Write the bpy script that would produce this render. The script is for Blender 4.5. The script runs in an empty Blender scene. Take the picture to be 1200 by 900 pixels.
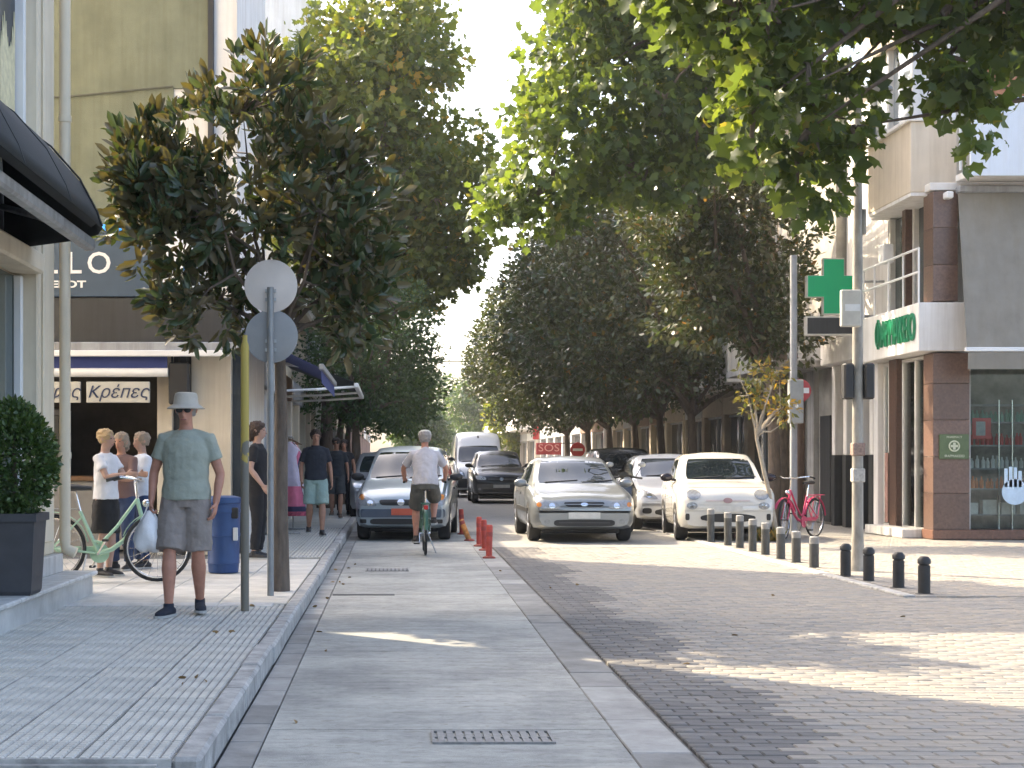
import bpy, bmesh, math, random
import numpy as np
from mathutils import Vector, Matrix
from mathutils.bvhtree import BVHTree
PI = math.pi
random.seed(7); RNG = np.random.default_rng(11)
SC = bpy.context.scene
COL = SC.collection

# ------------------------------------------------------------------ camera, sky, sun, exposure
FPX, HX, HY, CAMH = 1800.0, 460.0, 540.0, 1.35      # focal length in px of a 1200x900 frame, vanishing point, eye height
cam = bpy.data.cameras.new('camera'); camo = bpy.data.objects.new('camera', cam); COL.objects.link(camo)
camo.location = (0, 0, CAMH); camo.rotation_euler = (math.radians(90), 0, 0)
cam.sensor_width = 36; cam.lens = 36*FPX/1200
cam.shift_x = (600-HX)/1200; cam.shift_y = (HY-450)/1200
cam.clip_start = .1; cam.clip_end = 2000
SC.camera = camo
SUN_AZ, SUN_EL = math.radians(47), math.radians(40)   # the sun stands ahead and to the left
W = bpy.data.worlds.new('World'); SC.world = W; W.use_nodes = True
nt = W.node_tree; bg = nt.nodes['Background']
sky = nt.nodes.new('ShaderNodeTexSky'); sky.sky_type = 'NISHITA'; sky.sun_disc = False
sky.sun_elevation = SUN_EL; sky.sun_rotation = -SUN_AZ
sky.air_density = .85; sky.dust_density = 5.0; sky.ozone_density = .0
nt.links.new(sky.outputs[0], bg.inputs[0]); bg.inputs[1].default_value = .15
sl = bpy.data.lights.new('sun', 'SUN'); so = bpy.data.objects.new('sun', sl); COL.objects.link(so)
sl.energy = 2.6; sl.angle = math.radians(.55); sl.color = (1, .83, .60)
so.rotation_euler = Vector((math.sin(SUN_AZ)*math.cos(SUN_EL), -math.cos(SUN_AZ)*math.cos(SUN_EL), -math.sin(SUN_EL))).to_track_quat('-Z', 'Y').to_euler()
so.location = (-20, 20, 40)
SC.view_settings.view_transform = 'Standard'; SC.view_settings.look = 'None'
SC.view_settings.exposure = 2.28; SC.view_settings.gamma = 1

# ------------------------------------------------------------------ helpers
def G(x, y, z=0.0):
    "photo pixel of a point that stands on height z -> world point"
    Y = FPX*(CAMH-z)/(y-HY); return Vector(((x-HX)/FPX*Y, Y, z))
def ZY(y, Y): return CAMH+(HY-y)/FPX*Y
def XY(x, Y): return (x-HX)/FPX*Y

MATS = {}
def M(name, col, rough=.6, var=.12, scale=6., bump=0., metal=0., spec=.5, attr=None, attr_cols=None, bscale=None, stretch=None, coat=0.):
    if name in MATS: return MATS[name]
    m = bpy.data.materials.new(name); m.use_nodes = True; MATS[name] = m
    n = m.node_tree.nodes; l = m.node_tree.links; p = n['Principled BSDF']
    p.inputs['Roughness'].default_value = rough; p.inputs['Metallic'].default_value = metal
    p.inputs['Specular IOR Level'].default_value = spec
    if coat: p.inputs['Coat Weight'].default_value = coat; p.inputs['Coat Roughness'].default_value = .04
    tc = n.new('ShaderNodeTexCoord'); src = tc.outputs['Object']
    if stretch:
        mp = n.new('ShaderNodeMapping'); mp.inputs['Scale'].default_value = stretch
        l.new(src, mp.inputs[0]); src = mp.outputs[0]
    nz = n.new('ShaderNodeTexNoise'); nz.inputs['Scale'].default_value = scale; nz.inputs['Detail'].default_value = 7; nz.inputs['Roughness'].default_value = .62
    l.new(src, nz.inputs['Vector'])
    cr = n.new('ShaderNodeValToRGB'); l.new(nz.outputs[0], cr.inputs[0])
    lo = [c*(1-var) for c in col]; hi = [min(1, c*(1+var)) for c in col]
    cr.color_ramp.elements[0].position = .3; cr.color_ramp.elements[1].position = .7
    cr.color_ramp.elements[0].color = (*lo, 1); cr.color_ramp.elements[1].color = (*hi, 1)
    out = cr.outputs[0]
    if attr:
        at = n.new('ShaderNodeAttribute'); at.attribute_name = attr
        r2 = n.new('ShaderNodeValToRGB'); l.new(at.outputs['Fac'], r2.inputs[0])
        els = r2.color_ramp.elements
        while len(els) < len(attr_cols): els.new(.5)
        for i, c in enumerate(attr_cols):
            els[i].position = i/(len(attr_cols)-1); els[i].color = (*c, 1)
        mx = n.new('ShaderNodeMix'); mx.data_type = 'RGBA'; mx.blend_type = 'MULTIPLY'; mx.inputs['Factor'].default_value = 1
        l.new(out, mx.inputs['A']); l.new(r2.outputs[0], mx.inputs['B']); out = mx.outputs['Result']
    l.new(out, p.inputs['Base Color'])
    if bump:
        b2 = n.new('ShaderNodeTexNoise'); b2.inputs['Scale'].default_value = bscale or scale*6; b2.inputs['Detail'].default_value = 4
        l.new(src, b2.inputs['Vector'])
        bp = n.new('ShaderNodeBump'); bp.inputs['Strength'].default_value = bump; bp.inputs['Distance'].default_value = .01
        l.new(b2.outputs[0], bp.inputs['Height']); l.new(bp.outputs[0], p.inputs['Normal'])
    return m

def leafmat(name, cols, under=None, rough=.45, trans=.35):
    m = bpy.data.materials.new(name); m.use_nodes = True; MATS[name] = m
    n = m.node_tree.nodes; l = m.node_tree.links; p = n['Principled BSDF']
    at = n.new('ShaderNodeAttribute'); at.attribute_name = 'rnd'
    r = n.new('ShaderNodeValToRGB'); l.new(at.outputs['Fac'], r.inputs[0]); els = r.color_ramp.elements
    while len(els) < len(cols): els.new(.5)
    for i, (pos, c) in enumerate(cols): els[i].position = pos; els[i].color = (*c, 1)
    out = r.outputs[0]
    if under:
        ge = n.new('ShaderNodeNewGeometry'); mx = n.new('ShaderNodeMix'); mx.data_type = 'RGBA'
        l.new(ge.outputs['Backfacing'], mx.inputs['Factor']); l.new(out, mx.inputs['A']); mx.inputs['B'].default_value = (*under, 1); out = mx.outputs['Result']
    l.new(out, p.inputs['Base Color']); p.inputs['Roughness'].default_value = rough
    tr = n.new('ShaderNodeBsdfTranslucent')
    g2 = n.new('ShaderNodeMix'); g2.data_type = 'RGBA'; g2.blend_type = 'MULTIPLY'; g2.inputs['Factor'].default_value = 1
    l.new(out, g2.inputs['A']); g2.inputs['B'].default_value = (1.9, 1.7, .55, 1); l.new(g2.outputs['Result'], tr.inputs[0])
    ms = n.new('ShaderNodeMixShader'); ms.inputs[0].default_value = trans
    l.new(p.outputs[0], ms.inputs[1]); l.new(tr.outputs[0], ms.inputs[2]); l.new(ms.outputs[0], n['Material Output'].inputs[0])
    return m

def glassmat(name, tint=(.8, .9, .9), alpha=.6, ior=1.5):
    if name in MATS: return MATS[name]
    m = bpy.data.materials.new(name); m.use_nodes = True; MATS[name] = m
    n = m.node_tree.nodes; l = m.node_tree.links; n.remove(n['Principled BSDF'])
    t = n.new('ShaderNodeBsdfTransparent'); t.inputs[0].default_value = (*[c*alpha for c in tint], 1)
    g = n.new('ShaderNodeBsdfGlossy'); g.inputs['Roughness'].default_value = .03
    f = n.new('ShaderNodeFresnel'); f.inputs[0].default_value = ior
    s = n.new('ShaderNodeMixShader'); l.new(f.outputs[0], s.inputs[0]); l.new(t.outputs[0], s.inputs[1]); l.new(g.outputs[0], s.inputs[2])
    l.new(s.outputs[0], n['Material Output'].inputs[0]); return m

def emat(name, col, strength):
    if name in MATS: return MATS[name]
    m = bpy.data.materials.new(name); m.use_nodes = True; MATS[name] = m
    p = m.node_tree.nodes['Principled BSDF']; p.inputs['Base Color'].default_value = (*col, 1)
    p.inputs['Emission Color'].default_value = (*col, 1); p.inputs['Emission Strength'].default_value = strength
    return m

def setp(o, label=None, cat=None, group=None, kind=None):
    if label: o['label'] = label
    if cat: o['category'] = cat
    if group: o['group'] = group
    if kind: o['kind'] = kind
    return o
def thing(name, label, cat, loc=(0, 0, 0), rz=0., group=None):
    o = bpy.data.objects.new(name, None); COL.objects.link(o); o.location = loc; o.rotation_euler = (0, 0, rz)
    o.empty_display_size = .1
    return setp(o, label, cat, group)

class MB:
    def __init__(s): s.v = []; s.f = []
    def add(s, vs, fs):
        b = len(s.v); s.v += [tuple(v) for v in vs]; s.f += [tuple(i+b for i in f) for f in fs]; return s
    def box(s, x0, x1, y0, y1, z0, z1, R=None):
        vs = [(x, y, z) for x in (x0, x1) for y in (y0, y1) for z in (z0, z1)]
        if R is not None: vs = [R @ Vector(v) for v in vs]
        return s.add(vs, [(0, 1, 3, 2), (4, 6, 7, 5), (0, 4, 5, 1), (2, 3, 7, 6), (0, 2, 6, 4), (1, 5, 7, 3)])
    def bbox(s, x0, x1, y0, y1, z0, z1, b=.01, R=None):
        "box with chamfered edges"
        b = min(b, (x1-x0)*.45, (y1-y0)*.45, (z1-z0)*.45)
        bm = bmesh.new(); vs = [bm.verts.new((x, y, z)) for x in (x0, x1) for y in (y0, y1) for z in (z0, z1)]
        for f in [(0, 1, 3, 2), (4, 6, 7, 5), (0, 4, 5, 1), (2, 3, 7, 6), (0, 2, 6, 4), (1, 5, 7, 3)]: bm.faces.new([vs[i] for i in f])
        bmesh.ops.bevel(bm, geom=bm.edges[:], offset=b, segments=1, affect='EDGES')
        bm.verts.index_update()
        vv = [v.co.copy() for v in bm.verts]
        if R is not None: vv = [R @ v for v in vv]
        s.add(vv, [[v.index for v in f.verts] for f in bm.faces]); bm.free(); return s
    def tube(s, pts, r, n=8, cap=True, ry=None, up=None):
        "tube along pts; r (and ry: half axis along y-ish side) per point or constant"
        pts = [Vector(p) for p in pts]; m = len(pts)
        rs = r if isinstance(r, (list, tuple)) else [r]*m
        rys = rs if ry is None else (ry if isinstance(ry, (list, tuple)) else [ry]*m)
        rings = []; prev = None
        for i, p in enumerate(pts):
            t = (pts[min(i+1, m-1)]-pts[max(i-1, 0)])
            t = t.normalized() if t.length > 1e-9 else Vector((0, 0, 1))
            if prev is None:
                a = Vector(up) if up else (Vector((1, 0, 0)) if abs(t.x) < .9 else Vector((0, 1, 0)))
            else: a = prev
            u = (a - t*a.dot(t)); u = u.normalized() if u.length > 1e-6 else t.orthogonal().normalized()
            w = t.cross(u); prev = u
            rings.append([p+u*math.cos(2*PI*k/n)*rs[i]+w*math.sin(2*PI*k/n)*rys[i] for k in range(n)])
        vs = [v for rg in rings for v in rg]
        fs = [(i*n+k, i*n+(k+1) % n, (i+1)*n+(k+1) % n, (i+1)*n+k) for i in range(m-1) for k in range(n)]
        if cap: fs += [tuple(range(n))[::-1], tuple((m-1)*n+k for k in range(n))]
        return s.add(vs, fs)
    def lathe(s, prof, n=20, c=(0, 0, 0), axis='z'):
        vs = []
        for r, z in prof:
            for k in range(n):
                a = 2*PI*k/n; x, y = r*math.cos(a), r*math.sin(a)
                vs.append({'z': (c[0]+x, c[1]+y, c[2]+z), 'x': (c[0]+z, c[1]+x, c[2]+y), 'y': (c[0]+y, c[1]+z, c[2]+x)}[axis])
        m = len(prof)
        fs = [(i*n+k, i*n+(k+1) % n, (i+1)*n+(k+1) % n, (i+1)*n+k) for i in range(m-1) for k in range(n)]
        fs += [tuple(range(n))[::-1], tuple((m-1)*n+k for k in range(n))]
        return s.add(vs, fs)
    def prism(s, poly, a0, a1, axis='y'):
        "poly of 2-D points extruded along axis from a0 to a1 (y: points are x,z; x: y,z; z: x,y)"
        f = {'y': lambda p, a: (p[0], a, p[1]), 'x': lambda p, a: (a, p[0], p[1]), 'z': lambda p, a: (p[0], p[1], a)}[axis]
        n = len(poly); vs = [f(p, a0) for p in poly]+[f(p, a1) for p in poly]
        fs = [(i, (i+1) % n, n+(i+1) % n, n+i) for i in range(n)]+[tuple(range(n))[::-1], tuple(range(n, 2*n))]
        return s.add(vs, fs)
    def ball(s, c, r, n=12, m=8):
        rx, ry, rz = (r, r, r) if not isinstance(r, (tuple, list)) else r
        vs = [(c[0], c[1], c[2]-rz)]
        for i in range(1, m):
            a = -PI/2+PI*i/m
            vs += [(c[0]+rx*math.cos(a)*math.cos(2*PI*k/n), c[1]+ry*math.cos(a)*math.sin(2*PI*k/n), c[2]+rz*math.sin(a)) for k in range(n)]
        vs.append((c[0], c[1], c[2]+rz)); e = len(vs)-1
        fs = [(0, 1+(k+1) % n, 1+k) for k in range(n)]
        fs += [(1+i*n+k, 1+i*n+(k+1) % n, 1+(i+1)*n+(k+1) % n, 1+(i+1)*n+k) for i in range(m-2) for k in range(n)]
        fs += [(e, 1+(m-2)*n+k, 1+(m-2)*n+(k+1) % n) for k in range(n)]
        return s.add(vs, fs)
    def torus(s, c, R, r, axis='x', n=28, k=8):
        vs = []; 
        for i in range(n):
            a = 2*PI*i/n
            for j in range(k):
                b = 2*PI*j/k; q = R+r*math.cos(b); w = r*math.sin(b); x, y = q*math.cos(a), q*math.sin(a)
                vs.append({'x': (c[0]+w, c[1]+x, c[2]+y), 'y': (c[0]+x, c[1]+w, c[2]+y), 'z': (c[0]+x, c[1]+y, c[2]+w)}[axis])
        fs = [(i*k+j, i*k+(j+1) % k, ((i+1) % n)*k+(j+1) % k, ((i+1) % n)*k+j) for i in range(n) for j in range(k)]
        return s.add(vs, fs)
    def mesh(s, name, mat, smooth=None):
        me = bpy.data.meshes.new(name); me.from_pydata(s.v, [], s.f); me.materials.append(mat)
        bm = bmesh.new(); bm.from_mesh(me); bmesh.ops.recalc_face_normals(bm, faces=bm.faces[:]); bm.to_mesh(me); bm.free()
        if smooth:
            me.polygons.foreach_set('use_smooth', [True]*len(me.polygons)); me.set_sharp_from_angle(angle=math.radians(smooth))
        me.update(); return me
    def build(s, name, mat, parent=None, smooth=None, loc=None, rz=None):
        o = bpy.data.objects.new(name, s.mesh(name, mat, smooth)); COL.objects.link(o)
        if parent is not None: o.parent = parent
        if loc is not None: o.location = loc
        if rz is not None: o.rotation_euler = (0, 0, rz)
        return o
def inst(name, mesh, parent=None, loc=(0, 0, 0), rot=(0, 0, 0), sc=(1, 1, 1)):
    o = bpy.data.objects.new(name, mesh); COL.objects.link(o); o.parent = parent; o.location = loc; o.rotation_euler = rot; o.scale = sc; return o
def copy_tree(o, parent=None):
    c = o.copy(); COL.objects.link(c); c.parent = parent
    for ch in list(o.children): copy_tree(ch, c)
    return c
def raw_mesh(name, V, F, mat, attr=None):
    "V (n,3), F (m,k) equal-size polygons"
    me = bpy.data.meshes.new(name); nv, (nf, k) = len(V), F.shape
    me.vertices.add(nv); me.vertices.foreach_set('co', V.astype(np.float32).ravel())
    me.loops.add(nf*k); me.loops.foreach_set('vertex_index', F.astype(np.int32).ravel())
    me.polygons.add(nf); me.polygons.foreach_set('loop_start', np.arange(nf, dtype=np.int32)*k)
    me.update(calc_edges=True); me.materials.append(mat)
    if attr is not None:
        a = me.attributes.new('rnd', 'FLOAT', 'POINT'); a.data.foreach_set('value', attr.astype(np.float32))
    return me
def text_mesh(s, size, mat, name, depth=.01, shear=0., bold=0., align='CENTER', width=1.):
    c = bpy.data.curves.new('t', 'FONT'); c.body = s; c.size = size; c.extrude = depth; c.shear = shear; c.offset = bold
    c.align_x = align; c.align_y = 'CENTER'; c.resolution_u = 3
    o = bpy.data.objects.new('t', c); COL.objects.link(o)
    me = bpy.data.meshes.new_from_object(o.evaluated_get(bpy.context.evaluated_depsgraph_get()))
    bpy.data.objects.remove(o); bpy.data.curves.remove(c)
    me.name = name; me.materials.clear(); me.materials.append(mat)
    if width != 1.:
        for v in me.vertices: v.co.x *= width
    return me

# ------------------------------------------------------------------ materials
def conc():
    m = M('concrete_lane', (.425, .42, .375), .8, .12, 14, .5, bscale=120); n = m.node_tree.nodes; l = m.node_tree.links; p = n['Principled BSDF']
    src = p.inputs['Base Color'].links[0].from_socket; tc = [x for x in n if x.type == 'TEX_COORD'][0]
    def layer(src, scale, lo, hi, dark, stretch=(1, 1, 1), det=8):
        mp = n.new('ShaderNodeMapping'); mp.inputs['Scale'].default_value = stretch; l.new(tc.outputs['Object'], mp.inputs[0])
        z = n.new('ShaderNodeTexNoise'); z.inputs['Scale'].default_value = scale; z.inputs['Detail'].default_value = det; z.inputs['Roughness'].default_value = .7; l.new(mp.outputs[0], z.inputs[0])
        r = n.new('ShaderNodeValToRGB'); r.color_ramp.elements[0].position = lo; r.color_ramp.elements[1].position = hi; r.color_ramp.elements[0].color = (*dark, 1); r.color_ramp.elements[1].color = (1, 1, 1, 1); l.new(z.outputs[0], r.inputs[0])
        mx = n.new('ShaderNodeMix'); mx.data_type = 'RGBA'; mx.blend_type = 'MULTIPLY'; mx.inputs['Factor'].default_value = 1; l.new(src, mx.inputs['A']); l.new(r.outputs[0], mx.inputs['B']); return mx.outputs['Result']
    o = layer(src, .9, .36, .62, (.58, .59, .61)); o = layer(o, 3.5, .3, .55, (.72, .72, .72), (.6, 3., 1)); o = layer(o, 26, .30, .40, (.5, .5, .5), (.7, 2.2, 1), 3); o = layer(o, 7, .33, .36, (.8, .78, .74), (1, 1.5, 1), 2)
    l.new(o, p.inputs['Base Color']); return m
CONC = conc()
SLAB = M('gutter_slab', (.27, .265, .245), .85, .25, 4, .3)
KERB = M('kerb_stone', (.36, .352, .33), .75, .42, 7, .6)
TILE = M('sidewalk_tile', (.55, .53, .475), .8, .22, 3, .2, attr='rnd', attr_cols=[(.9, .9, .9), (1, 1, 1), (1.0, .98, .95)])
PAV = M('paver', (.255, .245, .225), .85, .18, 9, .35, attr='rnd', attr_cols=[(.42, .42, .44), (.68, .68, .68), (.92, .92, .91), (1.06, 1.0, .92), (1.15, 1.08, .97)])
MORT = M('mortar', (.14, .14, .135), .9, .2, 20)
ASPH = M('ground_asphalt', (.16, .16, .155), .9, .2, 3)
IRON = M('cast_iron', (.22, .215, .205), .6, .3, 20, .2)
CREAM = M('cream_plaster', (.70, .62, .47), .8, .06, 3, .1)
MARBLE = M('marble', (.58, .58, .56), .45, .2, 3, .05)
GREEN_W = M('olive_render', (.195, .208, .140), .9, .13, 2.2, .5, bscale=120)
WHITE_W = M('white_render', (.78, .76, .72), .85, .07, 2, .15)
BEIGE_W = M('beige_render', (.62, .55, .43), .85, .08, 2, .2)
GREY_W = M('grey_render', (.36, .35, .33), .85, .25, 1.5, .3)
NAVY = M('navy_panel', (.035, .07, .115), .4, .1, 4)
CHAR = M('charcoal_panel', (.035, .037, .038), .55, .15, 4)
WHITE_P = M('white_paint', (.8, .8, .78), .4, .03, 4)
GREY_P = M('grey_paint', (.33, .34, .35), .5, .1, 6)
DARKG = M('dark_grey_metal', (.06, .065, .065), .5, .2, 8)
BLACK = M('black_plastic', (.018, .018, .018), .5, .1, 8)
RUBBER = M('rubber', (.022, .022, .022), .8, .2, 12)
CHROME = M('chrome', (.75, .75, .75), .18, .05, 8, metal=1)
STEEL = M('galvanised_steel', (.42, .43, .43), .45, .2, 10, metal=.6)
BLUE_F = M('navy_fabric', (.03, .045, .16), .8, .1, 8)
AWN_B = M('black_awning', (.014, .017, .016), .75, .2, 5)
GLASS = glassmat('clear_glass', (.9, .95, .93), .95)
DGLASS = glassmat('tinted_glass', (.5, .56, .56), .5, 1.6)
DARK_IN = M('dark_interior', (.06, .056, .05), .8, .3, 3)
WOOD = M('brown_wood', (.22, .12, .06), .6, .2, 4, stretch=(1, 1, 8))
BARK = M('bark', (.13, .10, .075), .95, .35, 6, .8, stretch=(3, 3, .8))
BARK_P = M('pale_bark', (.36, .31, .24), .9, .4, 5, .5)

def streak(m, lo=.72, sc=(5, 5, .35)):
    "rain streaks and grime with a shape of their own"
    n = m.node_tree.nodes; l = m.node_tree.links; p = n['Principled BSDF']; src = p.inputs['Base Color'].links[0].from_socket
    tc = [x for x in n if x.type == 'TEX_COORD'][0]; mp = n.new('ShaderNodeMapping'); mp.inputs['Scale'].default_value = sc; l.new(tc.outputs['Object'], mp.inputs[0])
    z = n.new('ShaderNodeTexNoise'); z.inputs['Scale'].default_value = 1.3; z.inputs['Detail'].default_value = 8; z.inputs['Roughness'].default_value = .65; l.new(mp.outputs[0], z.inputs[0])
    r = n.new('ShaderNodeValToRGB'); r.color_ramp.elements[0].position = .36; r.color_ramp.elements[1].position = .56; r.color_ramp.elements[0].color = (lo, lo*.98, lo*.95, 1); r.color_ramp.elements[1].color = (1, 1, 1, 1); l.new(z.outputs[0], r.inputs[0])
    mx = n.new('ShaderNodeMix'); mx.data_type = 'RGBA'; mx.blend_type = 'MULTIPLY'; mx.inputs['Factor'].default_value = 1; l.new(src, mx.inputs['A']); l.new(r.outputs[0], mx.inputs['B']); l.new(mx.outputs['Result'], p.inputs['Base Color'])
for m_, lo_ in ((GREEN_W, .87), (WHITE_W, .88), (BEIGE_W, .87), (CREAM, .9), (GREY_W, .7), (CHAR, .7), (GREY_P, .75), (MARBLE, .75), (STEEL, .7)): streak(m_, lo_)
# ------------------------------------------------------------------ ground, road, pavements
def sheet(name, x0, x1, y0, y1, z, mat, parent=None, nx=1, ny=1):
    b = MB(); b.add([(x0, y0, z), (x1, y0, z), (x1, y1, z), (x0, y1, z)], [(0, 1, 2, 3)])
    return b.build(name, mat, parent)
setp(sheet('ground', -300, 300, -100, 450, -.05, ASPH), kind='structure')
road = setp(sheet('road', -.6, 40, -12, 28, -.022, MORT), kind='structure')
# far paving where single pavers are too small to see
def brickmat():
    m = bpy.data.materials.new('far_paving'); m.use_nodes = True; n = m.node_tree.nodes; l = m.node_tree.links; p = n['Principled BSDF']
    tc = n.new('ShaderNodeTexCoord'); br = n.new('ShaderNodeTexBrick'); br.inputs['Scale'].default_value = 1
    br.inputs['Brick Width'].default_value = .2; br.inputs['Row Height'].default_value = .1; br.inputs['Mortar Size'].default_value = .004
    br.inputs['Color1'].default_value = (.215, .21, .195, 1); br.inputs['Color2'].default_value = (.265, .255, .235, 1); br.inputs['Mortar'].default_value = (.12, .12, .115, 1)
    l.new(tc.outputs['Object'], br.inputs[0]); l.new(br.outputs[0], p.inputs['Base Color']); p.inputs['Roughness'].default_value = .8
    return m
FARP = brickmat()
sheet('far_paving', 1.1, 40, 24.0, 28, -.0025, FARP, road)
setp(sheet('street', -.6, 40, 28, 260, -.003, FARP), kind='structure')

def paver_mesh(rnd, w=.2, d=.1, g=.006, t=.025):
    b = MB(); x, y = w/2-g/2, d/2-g/2; c = .006
    b.add([(-x, -y, -t), (x, -y, -t), (x, y, -t), (-x, y, -t), (-x, -y, -c), (x, -y, -c), (x, y, -c), (-x, y, -c), (-x+c, -y+c, 0), (x-c, -y+c, 0), (x-c, y-c, 0), (-x+c, y-c, 0)],
          [(0, 1, 5, 4), (1, 2, 6, 5), (2, 3, 7, 6), (3, 0, 4, 7), (4, 5, 9, 8), (5, 6, 10, 9), (6, 7, 11, 10), (7, 4, 8, 11), (8, 9, 10, 11)])
    me = b.mesh('paver', PAV); a = me.attributes.new('rnd', 'FLOAT', 'POINT'); a.data.foreach_set('value', [rnd]*len(me.vertices)); return me
PM = [paver_mesh(v) for v in (.05, .2, .35, .5, .6, .7, .8, .95)]
def lane_r(Y): return 1.10+.0095*(Y-7.3)
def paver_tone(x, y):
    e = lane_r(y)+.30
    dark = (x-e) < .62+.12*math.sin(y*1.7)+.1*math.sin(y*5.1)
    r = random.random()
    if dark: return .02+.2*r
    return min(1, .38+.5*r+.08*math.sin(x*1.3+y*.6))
spots = []
y = 5.6; row = 0
while y < 24.0:
    xmax = min(.05+(1230-HX)/FPX*y+.2, 9.6); x0 = lane_r(y)+.31
    if y > 15.2: xmax = min(xmax, 5.05)
    x = x0+(.1 if row % 2 else .0)
    if row % 2: spots.append((x0+.05, y, 1))
    while x < xmax: spots.append((x+.1, y, 0)); x += .2
    y += .1; row += 1
vis = [s for s in spots if s[2] == 0 and s[1] >= 6.75]
vis.sort(key=lambda s: s[1]); near = set((s[0], s[1]) for s in vis[:290])
tmpl = np.array([v.co[:] for v in PM[0].vertices]); tf = [tuple(p.vertices) for p in PM[0].polygons]; tfa = np.array(tf)
allV, allR = [], []
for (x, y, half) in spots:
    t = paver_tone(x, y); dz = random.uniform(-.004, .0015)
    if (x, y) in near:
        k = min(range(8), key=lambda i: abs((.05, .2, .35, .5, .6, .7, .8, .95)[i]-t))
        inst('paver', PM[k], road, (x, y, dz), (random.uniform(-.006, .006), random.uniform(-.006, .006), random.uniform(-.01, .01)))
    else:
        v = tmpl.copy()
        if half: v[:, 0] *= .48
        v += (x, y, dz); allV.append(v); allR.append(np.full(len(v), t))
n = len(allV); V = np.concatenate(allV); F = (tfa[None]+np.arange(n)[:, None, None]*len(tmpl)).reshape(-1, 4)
o = inst('paving', raw_mesh('paving', V, F, PAV, np.concatenate(allR)), road); o['kind'] = 'stuff'

# concrete lane with gutter slabs on both sides, each slab its own piece
lane = setp(sheet('concrete_lane', -.62, 1.1, -12, 6.2, -.012, CONC), kind='structure')
ys = [6.2, 7.72, 10.9, 15.55, 18.6, 22.5, 27., 32, 38, 46, 60, 90, 140]
for a, b_ in zip(ys[:-1], ys[1:]):
    q = MB(); g = .006
    q.prism([(-.615, a+g), (lane_r(a)-.005, a+g), (lane_r(b_)-.005, b_-g), (-.615, b_-g)], -.03, random.uniform(-.002, .001), 'z'); q.build('concrete_slab', CONC, lane)
SHADE = (.8, .95, 1.1, 1.25)
y = 5.6
while y < 30:
    d = random.choice((.5, .55, .6)); gm = M('gutter_slab_%d' % random.randint(0, 3), tuple(c*SHADE[len(MATS) % 4] for c in (.27, .262, .24)), .85, .25, 4, .3)
    MB().bbox(-.785, -.625, y+.004, y+d-.004, -.03, random.uniform(-.006, .0), .006).build('gutter_slab', gm, lane)
    y += d
y = 5.6
while y < 30:
    d = random.choice((.6, .75, .9)); xx = lane_r(y+d/2)
    gm = M('gutter_slab_%d' % random.randint(0, 3), (.25, .25, .245), .85, .25, 4, .3)
    MB().bbox(xx+.003, xx+.285, y+.004, y+d-.004, -.03, random.uniform(-.004, .002), .006).build('edge_slab', gm, lane)
    y += d
sheet('gutter_far', -.785, -.62, 30, 140, -.006, SLAB, lane)

# kerb stones
kerb = setp(sheet('kerb', -1.0, -.80, 5.9, 140, -.02, SLAB), kind='structure')
y = 6.35; i = 0
while y < 70:
    d = random.uniform(.85, 1.1) if y < 40 else 3.0
    dx = random.uniform(-.008, .008); dz = random.uniform(-.006, .006)
    q = MB(); q.bbox(-.912+dx, -.79+dx, y+.005, y+d-.005, -.02, .125+dz, .018); q.build('kerb_stone', KERB, kerb)
    y += d
# left pavement
pav = setp(sheet('left_pavement', -9, -.91, 6.35, 140, .095, MORT), kind='structure')
MB().box(-9, -.915, 6.34, 6.36, -.05, .118).build('pavement_edge', KERB, pav)
def tile_mesh(rnd, s=.4, n=8, t=.022):
    b = MB(); h = s/2-.005; b.add([(-h, -h, -t), (h, -h, -t), (h, h, -t), (-h, h, -t), (-h, -h, -.010), (h, -h, -.010), (h, h, -.010), (-h, h, -.010)], [(0, 1, 5, 4), (1, 2, 6, 5), (2, 3, 7, 6), (3, 0, 4, 7), (4, 5, 6, 7)])
    q = 2*h/n; e = .0035; c = .005
    for i in range(n):
        for j in range(n):
            x0 = -h+i*q+e*1.6; x1 = -h+(i+1)*q-e*1.6; y0 = -h+j*q+e*.9; y1 = -h+(j+1)*q-e*.9
            b.add([(x0, y0, -.010), (x1, y0, -.010), (x1, y1, -.010), (x0, y1, -.010), (x0+c, y0+c*.6, 0), (x1-c, y0+c*.6, 0), (x1-c, y1-c*.6, 0), (x0+c, y1-c*.6, 0)],
                  [(0, 1, 5, 4), (1, 2, 6, 5), (2, 3, 7, 6), (3, 0, 4, 7), (4, 5, 6, 7)])
    me = b.mesh('paving_tile', TILE); me.materials.append(M('tile_groove_shade', (.23, .225, .21), .9, .3, 6)); me.polygons[4].material_index = 1; a = me.attributes.new('rnd', 'FLOAT', 'POINT'); a.data.foreach_set('value', [rnd]*len(me.vertices)); return me  # groove floor painted darker to stand in for its faint shade
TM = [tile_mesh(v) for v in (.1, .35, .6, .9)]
def slab_mesh(rnd, w, d, t=.022):
    b = MB().bbox(-w/2+.004, w/2-.004, -d/2+.004, d/2-.004, -t, 0, .005)
    me = b.mesh('plain_slab', TILE); a = me.attributes.new('rnd', 'FLOAT', 'POINT'); a.data.foreach_set('value', [rnd]*len(me.vertices)); return me
SM = [slab_mesh(v, .6, .6) for v in (.3, .6, .95)]
y = 6.56
while y < 13.0:
    for k in range(5 if y > 0 else 6):
        x = -1.115-.4*k
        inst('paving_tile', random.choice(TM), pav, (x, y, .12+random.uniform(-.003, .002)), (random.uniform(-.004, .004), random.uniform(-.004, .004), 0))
    y += .4
for k in range(4):   # marble strip across the pavement
    MB().bbox(-2.9+.47*k+.003, -2.9+.47*(k+1)-.003, 12.99, 13.3, .09, .124, .006).build('marble_strip', MARBLE, pav)
y = 13.61
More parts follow.
